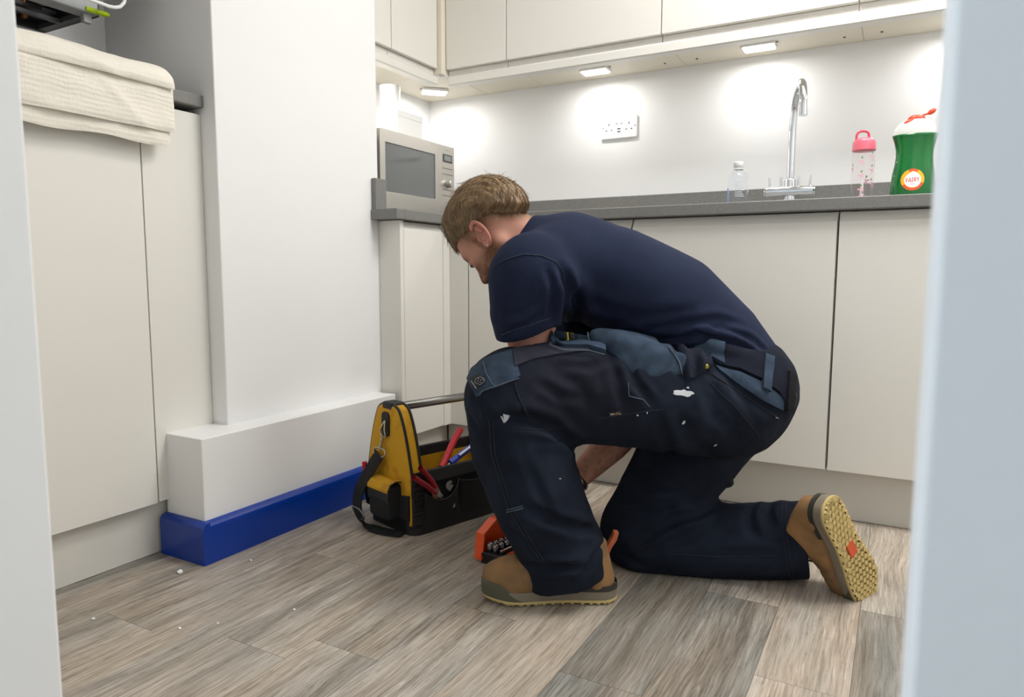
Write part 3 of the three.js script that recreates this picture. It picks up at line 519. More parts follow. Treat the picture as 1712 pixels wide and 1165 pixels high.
// ───────────── tool bag ─────────────
const BAG = { x: -1.16, z: -1.712, a: Math.atan2(0.954, 0.30) };
{
  const nyl = tex(128, 128, (u, v) => 0.5 + 0.5 * Math.sin(u * 201) * Math.sin(v * 201), false, 12, 12);
  const black = mat(rgb(21, 21, 22), 0.85, { bumpMap: nyl, bumpScale: 0.0006 }), char = mat(rgb(38, 38, 40), 0.8, { bumpMap: nyl, bumpScale: 0.0006 });
  const dirt = tex(256, 256, (u, v) => { const n = sstep(0.05, 0.6, tnoise(u, v, 5, 4) + 0.5 * tnoise(u, v, 17, 13, 3)) * 0.3; return [0.83 - n * 0.25, 0.62 - n * 0.25, 0.06]; }, true, 4, 4);
  const yellow = mat(0xffffff, 0.75, { map: dirt, bumpMap: nyl, bumpScale: 0.0005 });
  const rub = mat(rgb(17, 17, 18), 0.6);
  const t = thing('tool_bag', 'open black and yellow tool bag with a metal carry bar', 'tool bag', [BAG.x, 0, BAG.z], BAG.a);
  const L = 0.21, W = 0.105, H = 0.175;
  // rubber tray
  const base = extrude(rrect(2 * L + 0.012, 2 * W + 0.012, 0.035), 0.048, 0.008); base.rotateX(-Math.PI / 2); base.translate(0, 0.001, 0); part('rubber_base', boxUV(base), rub, t);
  const wall = (x0, x1, z0, z1, y0 = 0.045, y1 = H) => bx(x0, x1, y0, y1, z0, z1, 0.005, 3);
  part('side_wall', wall(-L, L, W - 0.012, W), black, t); part('side_wall', wall(-L, L, -W, -W + 0.012, 0.045, H + 0.012), black, t);
  part('lining', [bx(-L + 0.01, L - 0.01, 0.05, 0.056, -W + 0.01, W - 0.01, 0), bx(-L + 0.012, L - 0.012, 0.056, H - 0.02, -W + 0.0125, -W + 0.015, 0)], yellow, t, 'yellow lining');
  // peaked ends
  const pk = w => { const s = new THREE.Shape(); s.moveTo(-W * w, 0.045); s.lineTo(W * w, 0.045); s.lineTo(W * w, 0.16); s.bezierCurveTo(W * w * 0.86, 0.235, W * 0.66 * w, 0.31, W * 0.46 * w, 0.338); s.bezierCurveTo(W * 0.3 * w, 0.358, -W * 0.3 * w, 0.358, -W * 0.46 * w, 0.338); s.bezierCurveTo(-W * 0.66 * w, 0.31, -W * w * 0.86, 0.235, -W * w, 0.16); s.closePath(); return s; };
  const edgePts = []; for (const p of pk(1.0).getSpacedPoints(80)) if (p.y > 0.06) edgePts.push(p);
  for (const s of [-1, 1]) {
    const e = extrude(pk(1), 0.032, 0.007); e.rotateY(-Math.PI / 2); e.translate(s > 0 ? L + 0.002 : -L + 0.03, 0, 0);
    const ep = part('end_panel', boxUV(e), yellow, t, 'yellow peaked end panel');
    const up = edgePts.filter((p, i) => true).sort((a, b) => Math.atan2(a.y - 0.15, a.x) - Math.atan2(b.y - 0.15, b.x)).filter(p => p.y > 0.1).map(p => [0, p.y, p.x]);
    for (const dx of [0.0, 0.032]) { part('piping', tube(up.map(p => [(s > 0 ? L - 0.03 : -L - 0.002) + dx, p[1], p[2] * 1.01]), 0.0042, 120, 8), rub, ep, 'black edge piping'); }
    part('lower_panel', (() => { const g = extrude([[-W * 0.98, 0.045], [W * 0.98, 0.045], [W * 0.98, 0.115], [W * 0.2, 0.1], [-W * 0.4, 0.13], [-W * 0.98, 0.13]], 0.006, 0.002); g.rotateY(-Math.PI / 2); g.translate(s > 0 ? L + 0.014 : -L - 0.007, 0, 0); return boxUV(g); })(), black, ep);
    part('bar_mount', bx((s > 0 ? L - 0.034 : -L - 0.01), (s > 0 ? L + 0.01 : -L + 0.034), 0.335, 0.358, -0.026, 0.026, 0.008, 3), rub, t);
  }
  part('carry_bar', rod([-L, 0.34, 0], [L, 0.34, 0], 0.0125, 0.0125, 24), mat(rgb(150, 150, 148), 0.2, { metalness: 1 }), t, 'metal carry bar');
  // long side: corner guard, top flap, pockets
  part('corner_guard', [bx(-L - 0.004, -L + 0.03, 0.02, 0.165, W - 0.02, W + 0.006, 0.008, 3), ...Array.from({ length: 9 }, (_, i) => bx(-L - 0.001, -L + 0.028, 0.03 + i * 0.0145, 0.037 + i * 0.0145, W + 0.002, W + 0.0095, 0.002))], rub, t);
  part('edge_trim', bx(-L - 0.0085, -L - 0.0035, 0.03, 0.15, W - 0.006, W + 0.001, 0.001), yellow, t, 'thin yellow edge strip');
  part('top_flap', bx(-L + 0.035, L, 0.14, 0.176, W - 0.001, W + 0.006, 0.003), char, t);
  function pocket(x0, x1, y0, ya, ym, yb, bulge) { // bellied pouch with a scooped mouth
    const N = 20, J = 14, p = [], ix = []; const f = (i, j, o) => { const u = i / N, v = j / J, top = (1 - u) * (1 - u) * ya + 2 * u * (1 - u) * ym + u * u * yb, b = bulge * Math.pow(Math.sin(Math.PI * clamp(u, 0.0, 1)), 0.6) * (0.35 + 0.65 * v); return [lerp(x0, x1, u), lerp(y0, top, v), W + 0.001 + b + o]; };
    for (const o of [0.003, 0]) for (let j = 0; j <= J; j++) for (let i = 0; i <= N; i++) p.push(...f(i, j, o));
    const S = (N + 1) * (J + 1), at_ = (i, j, k) => k * S + j * (N + 1) + i;
    for (let j = 0; j < J; j++) for (let i = 0; i < N; i++) { ix.push(at_(i, j, 0), at_(i + 1, j, 0), at_(i + 1, j + 1, 0), at_(i, j, 0), at_(i + 1, j + 1, 0), at_(i, j + 1, 0)); ix.push(at_(i, j, 1), at_(i + 1, j + 1, 1), at_(i + 1, j, 1), at_(i, j, 1), at_(i, j + 1, 1), at_(i + 1, j + 1, 1)); }
    for (let i = 0; i < N; i++) ix.push(at_(i, J, 0), at_(i + 1, J, 0), at_(i + 1, J, 1), at_(i, J, 0), at_(i + 1, J, 1), at_(i, J, 1));
    const g = new THREE.BufferGeometry(); g.setAttribute('position', new THREE.Float32BufferAttribute(p, 3)); g.setIndex(ix); g.computeVertexNormals();
    const q = part('pocket', boxUV(g), black, t); const rim = []; for (let i = 0; i <= N; i++) { const c = f(i, J, 0.0015); rim.push(c); } part('pocket_trim', tube(rim, 0.0026, 40, 6), char, q);
  }
  pocket(-L + 0.034, -0.055, 0.03, 0.115, 0.062, 0.132, 0.024); pocket(-0.053, 0.06, 0.03, 0.128, 0.118, 0.13, 0.02); pocket(0.062, L - 0.01, 0.03, 0.13, 0.12, 0.128, 0.02);
  // end pouch with flap
  const pou = surfNet((x, y, z) => { const qx = Math.abs(x + L + 0.026) - 0.016, qy = Math.abs(y - 0.09) - 0.036, qz = Math.abs(z - 0.015) - 0.036; return Math.hypot(Math.max(qx, 0), Math.max(qy, 0), Math.max(qz, 0)) + Math.min(Math.max(qx, qy, qz), 0) - 0.012; }, [-L - 0.06, 0.03, -0.04], [-L + 0.01, 0.15, 0.07], 0.004);
  const pp = part('end_pouch', pou, black, t);
  const fl2 = [[0.004, 0.146], [-0.02, 0.15], [-0.038, 0.144], [-0.046, 0.128], [-0.0465, 0.1], [-0.044, 0.09], [-0.041, 0.09], [-0.0435, 0.1], [-0.043, 0.127], [-0.036, 0.14], [-0.02, 0.1465], [0.004, 0.143]];
  part('pouch_flap', boxUV(extrude(fl2, 0.1, 0.0008).translate(-L - 0.008, 0, -0.035)), char, pp);
  part('flap_band', boxUV(extrude([[0.002, 0.1475], [-0.02, 0.1515], [-0.039, 0.1455], [-0.0478, 0.129], [-0.0485, 0.122], [-0.0465, 0.1225], [-0.046, 0.128], [-0.038, 0.1435], [-0.02, 0.1495], [0.002, 0.146]], 0.097, 0.0006).translate(-L - 0.008, 0, -0.0335)), yellow, pp, 'yellow band');
  // clip tab, hook and shoulder strap
  part('clip_tab', boxUV(extrude(rrect(0.036, 0.07, 0.014), 0.004, 0.001).rotateY(-Math.PI / 2).translate(-L - 0.008, 0.295, -0.005)), rub, t);
  const hook = [tube([[-L - 0.014, 0.305, -0.004], [-L - 0.02, 0.292, -0.008], [-L - 0.02, 0.272, -0.018], [-L - 0.018, 0.262, -0.012], [-L - 0.018, 0.262, 0.004], [-L - 0.02, 0.28, 0.002], [-L - 0.016, 0.302, 0.0]], 0.0024, 60, 8, true), rod([-L - 0.019, 0.262, -0.008], [-L - 0.021, 0.222, -0.02], 0.0048), tube([[-L - 0.021, 0.222, -0.045], [-L - 0.021, 0.224, 0.003], [-L - 0.022, 0.212, 0.006], [-L - 0.022, 0.205, -0.001], [-L - 0.022, 0.203, -0.043], [-L - 0.022, 0.21, -0.05]], 0.0026, 60, 8, true)];
  part('snap_hook', hook, mat(rgb(190, 182, 160), 0.25, { metalness: 1 }), t, 'brass-coloured snap hook');
  // strap as a ribbon down the end and along the floor
  const sp = [[-L - 0.022, 0.208, -0.024], [-L - 0.045, 0.15, -0.05], [-L - 0.062, 0.1, -0.068], [-L - 0.066, 0.05, -0.07], [-L - 0.06, 0.018, -0.052], [-L - 0.052, 0.006, -0.02], [-L - 0.04, 0.004, 0.03], [-L - 0.016, 0.005, 0.08]].map(p => V(...p)), cv = new THREE.CatmullRomCurve3(sp), rp = [], rix = [], NN = 50;
  for (let i = 0; i <= NN; i++) {
    const u = i / NN, c = cv.getPoint(u), tg = cv.getTangent(u); let side = V(0, 0, 1).lerp(V(-0.8, 0, 0.5), sstep(0.5, 0.8, u)).normalize(); side.sub(tg.clone().multiplyScalar(side.dot(tg))).normalize(); const nn = tg.clone().cross(side).normalize();
    const hw = lerp(0.023, 0.02, u); for (const [a, b] of [[-1, -1], [1, -1], [1, 1], [-1, 1]]) { const q = c.clone().addScaledVector(side, a * hw).addScaledVector(nn, b * 0.0017); rp.push(q.x, Math.max(q.y, 0.0012 + (b > 0 ? 0.001 : 0)), q.z); }
  }
  for (let i = 0; i < NN; i++) for (let k = 0; k < 4; k++) { const a = i * 4 + k, b = i * 4 + (k + 1) % 4; rix.push(a, b, b + 4, a, b + 4, a + 4); }
  rix.push(0, 2, 1, 0, 3, 2); const rl = NN * 4; rix.push(rl, rl + 1, rl + 2, rl, rl + 2, rl + 3);
  const rg = new THREE.BufferGeometry(); rg.setAttribute('position', new THREE.Float32BufferAttribute(rp, 3)); rg.setIndex(rix);
  const rgn = rg.toNonIndexed(); rgn.computeVertexNormals(); part('shoulder_strap', boxUV(toCreasedNormals(rgn, 0.7)), black, t, 'black webbing strap');
  part('strap_slider', tube([[-L - 0.068, 0.05, -0.094], [-L - 0.07, 0.05, -0.046], [-L - 0.064, 0.028, -0.04], [-L - 0.06, 0.028, -0.088]], 0.0025, 40, 8, true), M.zinc, t);
  // tools in the bag (things of their own), placed through the bag's frame
  t.updateMatrixWorld(true);
  const inBag = (name, lab, cat) => { const o = thing(name, lab, cat, [BAG.x, 0, BAG.z], BAG.a); return o; };
  const maroon = mat(rgb(140, 22, 34), 0.4), ZB = W + 0.014;
  const pl = inBag('pliers', 'dark red handled pliers sticking out of the bag pocket', 'pliers');
  part('handle', tube([[-L + 0.066, 0.108, ZB + 0.002], [-L + 0.038, 0.135, ZB + 0.004], [-L + 0.01, 0.156, ZB + 0.006], [-L - 0.01, 0.172, ZB + 0.004]], 0.0078, 30, 12), maroon, pl);
  part('handle', tube([[-L + 0.072, 0.113, ZB + 0.001], [-L + 0.053, 0.148, ZB - 0.002], [-L + 0.034, 0.172, ZB - 0.003], [-L + 0.016, 0.192, ZB - 0.002]], 0.0078, 30, 12), maroon, pl);
  part('jaws', [rod([-L + 0.062, 0.113, ZB - 0.004], [-L + 0.062, 0.113, ZB + 0.008], 0.0145, 0.0145, 18), rod([-L + 0.064, 0.112, ZB + 0.002], [-L + 0.103, 0.066, ZB - 0.001], 0.0095, 0.005, 12), rod([-L + 0.068, 0.114, ZB + 0.002], [-L + 0.11, 0.075, ZB - 0.001], 0.008, 0.004, 12)], M.tool, pl);
  const sn = inBag('spanner', 'small chrome spanner in the front pocket of the bag', 'spanner');
  { const s = new THREE.Shape(); s.absarc(0, 0, 0.013, 0.5, 2.64 + 3.4, false); s.lineTo(-0.005, 0.002); s.lineTo(0.0, -0.004); s.lineTo(0.006, 0.002); const hd = extrude(s, 0.005, 0.0008); hd.rotateZ(0.25); hd.translate(-L + 0.112, 0.124, ZB - 0.002); part('open_jaw', hd, M.tool, sn); part('shank', bx(-0.0055, 0.0055, -0.07, -0.006, -0.002, 0.003, 0.0015).rotateZ(0.25).translate(-L + 0.112, 0.124, ZB - 0.001), M.tool, sn); }
  const gr = inBag('hand_tool', 'red-handled tool leaning inside the bag', 'hand tool'); part('handle', tube([[-0.015, 0.13, -0.02], [0.015, 0.16, -0.03], [0.05, 0.2, -0.04], [0.08, 0.23, -0.045]], 0.0105, 30, 12), mat(rgb(196, 40, 52), 0.4), gr); part('shaft', rod([-0.015, 0.13, -0.02], [-0.07, 0.062, -0.0], 0.005), M.tool, gr);
  const bl = inBag('screwdriver', 'blue and white screwdriver lying in the bag', 'screwdriver'); part('handle', tube([[-0.03, 0.158, 0.04], [0.01, 0.172, 0.035], [0.06, 0.19, 0.03]], 0.009, 20, 12), mat(rgb(40, 70, 190), 0.4), bl); part('grip_stripe', tube([[0.0, 0.176, 0.044], [0.03, 0.187, 0.041], [0.055, 0.195, 0.038]], 0.004, 16, 8), mat(rgb(225, 230, 240), 0.4), bl); part('shaft', rod([-0.03, 0.158, 0.04], [-0.15, 0.07, 0.055], 0.0035), M.tool, bl);
  const rk = inBag('red_ended_tool', 'small red-ended tool poking out behind the bag strap', 'hand tool'); part('handle', rod([-L - 0.03, 0.1, -0.075], [-L - 0.034, 0.178, -0.082], 0.007), mat(rgb(200, 24, 44), 0.4), rk); part('sleeve', rod([-L - 0.024, 0.06, -0.072], [-L - 0.032, 0.15, -0.08], 0.011), black, rk);
}
{ // socket set: hinge runs along local x, lid stands up at the back (local z=0), tray reaches to +z
  const p0 = at(803, 934, 1.735); const t = thing('socket_set_case', 'open orange case of chrome sockets on the floor beside the boot', 'tool case', [p0.x, 0, p0.z], Math.atan2(0.975, 0.223));
  const out = [[0.0, 0.0], [0.012, 0.062], [0.06, 0.088], [0.14, 0.088], [0.188, 0.058], [0.2, 0.0]];
  const orange = phys(rgb(238, 84, 22), 0.4, { clearcoat: 0.2 });
  const ins = out.map(([x, y]) => [lerp(0.1, x, 0.93), lerp(0.045, y, 0.86)]);
  const hs = new THREE.Path(ins.map(p => new THREE.Vector2(...p)).reverse());
  const tray = extrude(out, 0.024, 0.003); tray.rotateX(Math.PI / 2); tray.translate(0, 0.0245, 0.004); part('tray', boxUV(tray), M.black, t, 'black tray');
  const rim = extrude(out, 0.022, 0.002, [hs]); rim.translate(0, 0, -0.0); const bk = extrude(out, 0.003, 0.001); bk.translate(0, 0, -0.003);
  const lid = new THREE.Group(); const lm = part('lid', [boxUV(rim), boxUV(bk)].map(g => g.rotateX(-0.06).translate(0, 0.006, -0.018)), orange, t, 'orange lid standing open');
  part('hinge', rod([-0.004, 0.013, 0.002], [0.204, 0.013, 0.002], 0.0065), orange, t);
  part('insert', boxUV(extrude([[0.03, 0.058], [0.07, 0.08], [0.13, 0.08], [0.165, 0.058]], 0.006, 0.001).rotateX(Math.PI / 2).translate(0, 0.029, 0.003)), orange, t, 'orange tray insert');
  const soc = (x, z, r, h) => lathe([[r * 0.55, h - 0.006], [r * 0.6, h], [r * 0.9, h], [r, h - 0.002], [r, h * 0.55], [r * 0.86, h * 0.45], [r * 0.86, 0], [0, 0]], 16);
  let i = 0;
  for (const row of [0.016, 0.034]) for (let k = 0; k < 9; k++) { const r = (row < 0.02 ? 0.0088 : 0.0075) - 0.0002 * k, g = soc(0, 0, r, 0.022); const o = single('socket_bit', row < 0.02 ? 'chrome socket in the row nearest the orange lid' : 'chrome socket in the row next to the ratchet bar', 'socket bit', g, M.tool, [0, 0, 0], 0, row < 0.02 ? 'sockets along the lid' : 'sockets along the ratchet bar'); t.updateMatrixWorld(true); o.position.copy(V(0.02 + k * 0.0195, 0.0248, row).applyMatrix4(t.matrixWorld)); i++; }
  const rt = thing('extension_bar', 'chrome extension bar lying in the orange case', 'extension bar', [p0.x, 0, p0.z], Math.atan2(0.975, 0.223));
  part('shank', rod([0.035, 0.034, 0.049], [0.15, 0.034, 0.049], 0.0034), M.chrome, rt); part('drive_end', rod([0.15, 0.034, 0.049], [0.175, 0.034, 0.049], 0.0062, 0.0062, 18), M.chrome, rt); part('square_end', bx(0.022, 0.035, 0.031, 0.037, 0.046, 0.052, 0.0008), M.chrome, rt);
}
for (const [x, y, s] of [[301, 958, 0.0055], [420, 938, 0.003], [156, 1036, 0.003], [300, 1052, 0.003], [492, 1020, 0.0025], [364, 1043, 0.002]]) {
  const dir = at(x, y, 1).sub(camera.position), k = -camera.position.y / dir.y, p = camera.position.clone().addScaledVector(dir, k); const g = new THREE.IcosahedronGeometry(s, 1), q = g.attributes.position; for (let i = 0; i < q.count; i++) { const n = 1 + 0.35 * noise3(q.getX(i) * 500, q.getY(i) * 500, q.getZ(i) * 500 + x); q.setXYZ(i, q.getX(i) * n * 1.2, q.getY(i) * n * 0.8, q.getZ(i) * n); } g.computeVertexNormals();
  single('plaster_crumb', s > 0.005 ? 'largest white plaster crumb on the floor by the blue skirting' : 'tiny white plaster crumb on the plank floor', 'crumb', g, M.white, [p.x, s * 0.72, p.z], 0, s > 0.005 ? undefined : 'plaster crumbs on the floor');
}

// ───────────── the kneeling person ─────────────
{
  const BASE = V(-0.42, 0, -1.55), CY = Math.cos(YAW), SY = Math.sin(YAW);
  const who = thing('person', 'person kneeling on one knee in navy T-shirt and work trousers, head bowed', 'person', [BASE.x, 0, BASE.z], YAW);
  const toL = p => { const dx = p.x - BASE.x, dz = p.z - BASE.z; return [dx * CY - dz * SY, p.y, dx * SY + dz * CY]; };
  const J = (x, y, d) => toL(at(x, y, d));
  const camL = toL(camera.position);
  const weave = tex(256, 256, (u, v) => clamp(0.5 + 0.3 * Math.sin((u + v) * Math.PI * 2 * 40) + 0.25 * tnoise(u, v, 80, 80) + 0.2 * tnoise(u, v, 20, 20, 3)), false, 10, 10);
  const knit = tex(256, 256, (u, v) => clamp(0.5 + 0.2 * Math.sin(u * Math.PI * 2 * 60) + 0.3 * tnoise(u, v, 90, 90)), false, 9, 9);
  const fabric = (o = {}) => phys(0xffffff, 0.92, { specularIntensity: 0.3, vertexColors: true, bumpMap: weave, bumpScale: 0.0005, sheen: 0.1, sheenRoughness: 0.6, sheenColor: lin(0.08, 0.10, 0.16), ...o });
  const tint = (g, c) => { const n = g.attributes.position.count, a = new Float32Array(n * 3), p = g.attributes.position; for (let i = 0; i < n; i++) { const k = typeof c === 'function' ? c(p.getX(i), p.getY(i), p.getZ(i)) : c; a.set(k, i * 3); } g.setAttribute('color', new THREE.BufferAttribute(a, 3)); return g; };

  // chains: [point, radius] lists
  const chain = (x, y, z, list, sw) => { let d = 1e9; for (let i = 0; i < list.length - 1; i++) { const q = cone(x, y, z, list[i][0], list[i + 1][0], list[i][1], list[i + 1][1], sw); if (q < d) d = q; } return d; };
  const bound = list => { const lo = [9, 9, 9], hi = [-9, -9, -9]; for (const [p, r] of list) for (let k = 0; k < 3; k++) { lo[k] = Math.min(lo[k], p[k] - r); hi[k] = Math.max(hi[k], p[k] + r); } return [lo, hi]; };
  // trousers
  const thighL = [[J(1205, 672, 1.625), 0.124], [J(1090, 662, 1.60), 0.122], [J(980, 658, 1.575), 0.112], [J(862, 657, 1.548), 0.098]];
  const shinL = [[J(858, 668, 1.548), 0.104], [J(871, 750, 1.548), 0.109], [J(906, 850, 1.55), 0.101], [J(939, 922, 1.55), 0.094], [J(948, 985, 1.55), 0.088]];
  const seat = [[J(1232, 668, 1.63), 0.120], [J(1232, 676, 1.79), 0.122]];
  const waist = [[J(1245, 640, 1.66), 0.112], [J(1240, 640, 1.76), 0.112]];
  const thighR = [[J(1205, 690, 1.80), 0.126], [J(1130, 790, 1.78), 0.116], [J(1072, 880, 1.745), 0.099]];
  const shinR = [[J(1075, 896, 1.74), 0.096], [J(1190, 905, 1.70), 0.092], [J(1270, 903, 1.665), 0.088], [J(1400, 900, 1.615), 0.089]];
  const hemR = J(1346, 900, 1.635), hemRdir = (() => { const a = J(1190, 905, 1.70), b = J(1400, 902, 1.615), l = Math.hypot(b[0] - a[0], b[1] - a[1], b[2] - a[2]); return [(b[0] - a[0]) / l, (b[1] - a[1]) / l + 0.0, (b[2] - a[2]) / l]; })();
  const hemL = J(948, 965, 1.55);
  function trouserBase(x, y, z) {
    let l = smin(chain(x, y, z, thighL, 0.95), chain(x, y, z, shinL, 0.98), 0.035);
    l = smax(l, -((y - hemL[1]) - 0.35 * (x - hemL[0]) * 0.6) , 0.006);
    let r = smin(chain(x, y, z, thighR, 1), chain(x, y, z, shinR, 1), 0.03);
    r = smax(r, (x - hemR[0]) * hemRdir[0] + (y - hemR[1]) * hemRdir[1] + (z - hemR[2]) * hemRdir[2], 0.006);
    const s = smin(chain(x, y, z, seat, 1), chain(x, y, z, waist, 1), 0.05);
    const d = smin(smin(l, s, 0.05), r, 0.02 + 0.03 * sstep(0.35, 0.5, y));
    return Math.max(d, 0.0025 - y);
  }
  // shirt
  const spine = [[J(1228, 628, 1.71), 0.117], [J(1183, 574, 1.71), 0.124], [J(1118, 512, 1.71), 0.128], [J(1026, 466, 1.71), 0.126], [J(962, 448, 1.71), 0.116]];
  const yokeL = [[J(955, 432, 1.70), 0.092], [J(896, 452, 1.56), 0.084]], yokeR = [[J(955, 440, 1.72), 0.092], [J(925, 490, 1.86), 0.084]];
  const slvL = [[J(884, 468, 1.545), 0.0935], [J(878, 520, 1.565), 0.081], [J(886, 590, 1.605), 0.068]], slvR = [[J(928, 505, 1.88), 0.085], [J(985, 610, 1.87), 0.066]];
  const neckCol = [[J(935, 425, 1.70), 0.085], [J(893, 410, 1.69), 0.07]];
  const hemS = J(884, 549, 1.588), hemDir = (() => { const a = [-0.10, -0.95, 0.0], n = Math.hypot(...a); return [0.33, -0.92, -0.2]; })();
  const hemSR = J(972, 585, 1.87), colr = J(866, 402, 1.66);
  function shirtBase(x, y, z) {
    let d = chain(x, y, z, spine, 0.7);
    let s = smax(chain(x, y, z, slvL, 1), (x - hemS[0]) * hemDir[0] + (y - hemS[1]) * hemDir[1] + (z - hemS[2]) * hemDir[2], 0.004);
    let r = smax(chain(x, y, z, slvR, 1), (x - hemSR[0]) * 0.45 - (y - hemSR[1]) * 0.89, 0.004);
    d = smin(d, smin(chain(x, y, z, yokeL, 1), chain(x, y, z, yokeR, 1), 0.05), 0.06);
    let nk = chain(x, y, z, neckCol, 1); nk = smax(nk, -(x - colr[0]) * 0.82 + (y - colr[1]) * 0.42 - (z - colr[2]) * 0.2 , 0.004);
    d = smin(d, nk, 0.04);
    d = smin(d, s, 0.025); d = smin(d, r, 0.025);
    return d;
  }
  // ray from the photograph's viewpoint onto a surface -> a point on that surface
  function hit(px, py, f) {
    const e = J(px, py, 2.0), dir = [e[0] - camL[0], e[1] - camL[1], e[2] - camL[2]], l = Math.hypot(...dir); for (let k = 0; k < 3; k++) dir[k] /= l;
    let t = 1.1, best = 9, bt = t;
    for (let i = 0; i < 90; i++) { const v = f(camL[0] + dir[0] * t, camL[1] + dir[1] * t, camL[2] + dir[2] * t); if (v < best) { best = v; bt = t; } if (v < 0.0006) break; t += v * 0.7; if (t > 2.6) break; } t = bt;
    const p = [camL[0] + dir[0] * t, camL[1] + dir[1] * t, camL[2] + dir[2] * t], h = 0.002;
    const n = [f(p[0] + h, p[1], p[2]) - f(p[0] - h, p[1], p[2]), f(p[0], p[1] + h, p[2]) - f(p[0], p[1] - h, p[2]), f(p[0], p[1], p[2] + h) - f(p[0], p[1], p[2] - h)], m = Math.hypot(...n) || 1;
    return { p, n: n.map(q => q / m), miss: best };
  }
  function creases(list, f) {
    return list.map(([pts, w, d]) => { const q = pts.map(p => hit(p[0], p[1], f).p); const c = [0, 0, 0]; for (const p of q) for (let k = 0; k < 3; k++) c[k] += p[k] / q.length; let r = 0; for (const p of q) r = Math.max(r, Math.hypot(p[0] - c[0], p[1] - c[1], p[2] - c[2])); return { q, w, d, c, r: r + w * 2.6 }; });
  }
  function fold(cr, x, y, z) {
    let s = 0;
    for (const k of cr) {
      if (Math.hypot(x - k.c[0], y - k.c[1], z - k.c[2]) > k.r) continue;
      let m = 9, tt = 0; for (let i = 0; i < k.q.length - 1; i++) { const a = k.q[i], b = k.q[i + 1], bx_ = b[0] - a[0], by = b[1] - a[1], bz = b[2] - a[2], h = clamp(((x - a[0]) * bx_ + (y - a[1]) * by + (z - a[2]) * bz) / (bx_ * bx_ + by * by + bz * bz)); const D = Math.hypot(x - a[0] - bx_ * h, y - a[1] - by * h, z - a[2] - bz * h); if (D < m) { m = D; tt = (i + h) / (k.q.length - 1); } }
      const e = m / k.w, fade = Math.min(1, 4 * Math.min(tt, 1 - tt) + 0.25); s += 1.5 * k.d * fade * (Math.exp(-e * e) - 0.45 * Math.exp(-(e - 1.9) * (e - 1.9)));
    }
    return s;
  }
  const trCr = creases([
    [[[958, 742], [920, 712], [880, 700], [850, 702]], 0.013, 0.012], [[[965, 752], [930, 738], [890, 735]], 0.008, 0.004], [[[792, 668], [812, 690], [835, 702]], 0.009, 0.005], [[[785, 690], [800, 720], [822, 742]], 0.008, 0.003],
    [[[868, 840], [914, 868], [966, 884], [1000, 886]], 0.011, 0.008], [[[880, 942], [915, 947], [972, 947]], 0.009, 0.008], [[[1002, 914], [990, 938], [976, 964]], 0.009, 0.004], [[[850, 880], [880, 905], [900, 930]], 0.009, 0.004],
    [[[880, 770], [905, 830], [925, 870]], 0.010, 0.003], [[[905, 600], [960, 640], [1000, 690]], 0.014, 0.003], [[[935, 610], [985, 615], [1020, 600]], 0.010, 0.004], [[[900, 640], [935, 662], [975, 668]], 0.010, 0.003],
    [[[1045, 600], [1062, 640], [1092, 676]], 0.009, 0.006], [[[1020, 600], [1035, 650], [1050, 690]], 0.011, 0.004],
    [[[1200, 632], [1222, 668], [1250, 704]], 0.010, -0.006], [[[1215, 628], [1248, 662], [1290, 690]], 0.011, 0.004], [[[1180, 650], [1195, 690], [1240, 740]], 0.014, 0.005], [[[1130, 690], [1150, 730], [1200, 765]], 0.015, 0.004], [[[1100, 690], [1110, 730], [1140, 765]], 0.014, 0.004],
    [[[1290, 838], [1282, 860], [1290, 885]], 0.011, 0.007], [[[1262, 842], [1250, 870], [1262, 905]], 0.012, 0.004], [[[1150, 862], [1110, 880], [1070, 905]], 0.012, 0.008], [[[1170, 890], [1120, 905], [1080, 925]], 0.012, 0.005], [[[1190, 850], [1160, 862], [1120, 866]], 0.010, 0.006], [[[1210, 930], [1260, 925], [1310, 935]], 0.012, 0.003],
    [[[1010, 915], [1040, 925], [1090, 950]], 0.012, 0.004], [[[1050, 790], [1090, 810], [1150, 812]], 0.014, 0.005], [[[1035, 840], [1080, 845], [1130, 840]], 0.012, 0.005],
  ], trouserBase);
  const trousers = (x, y, z) => { const d = trouserBase(x, y, z); if (d > 0.035 || d < -0.035) return d; return Math.max(d + fold(trCr, x, y, z) + 0.0045 * fbm(x * 9, y * 9, z * 9, 2) + 0.0016 * noise3(x * 46, y * 40, z * 46), 0.0022 - y); };
  const shCr = creases([
    [[[938, 452], [948, 490], [940, 525], [928, 548]], 0.014, 0.014], [[[915, 450], [925, 490], [922, 535]], 0.009, 0.006], [[[950, 470], [965, 520], [962, 560]], 0.016, 0.008], [[[900, 500], [880, 520], [850, 530]], 0.010, 0.003], [[[905, 525], [880, 545], [850, 552]], 0.010, 0.003],
    [[[1105, 566], [1165, 559], [1225, 575], [1262, 590]], 0.009, 0.005], [[[1140, 556], [1205, 548], [1260, 570], [1285, 592]], 0.008, 0.004], [[[1080, 548], [1140, 542], [1200, 536], [1240, 545]], 0.010, 0.004], [[[1010, 540], [1080, 530], [1150, 522]], 0.014, 0.003], [[[980, 500], [1020, 520], [1080, 525]], 0.016, 0.003],
  ], shirtBase);
  const shirt = (x, y, z) => { const d = shirtBase(x, y, z); if (d > 0.035 || d < -0.035) return d; return d + fold(shCr, x, y, z) + 0.0035 * fbm(x * 7, y * 7, z * 7, 2); };

  const NAVY = [0.0088, 0.0122, 0.0215], DENIM = [0.043, 0.066, 0.102], SHIRT = [0.0135, 0.019, 0.043];
  const mix3 = (a, b, t) => [lerp(a[0], b[0], t), lerp(a[1], b[1], t), lerp(a[2], b[2], t)];
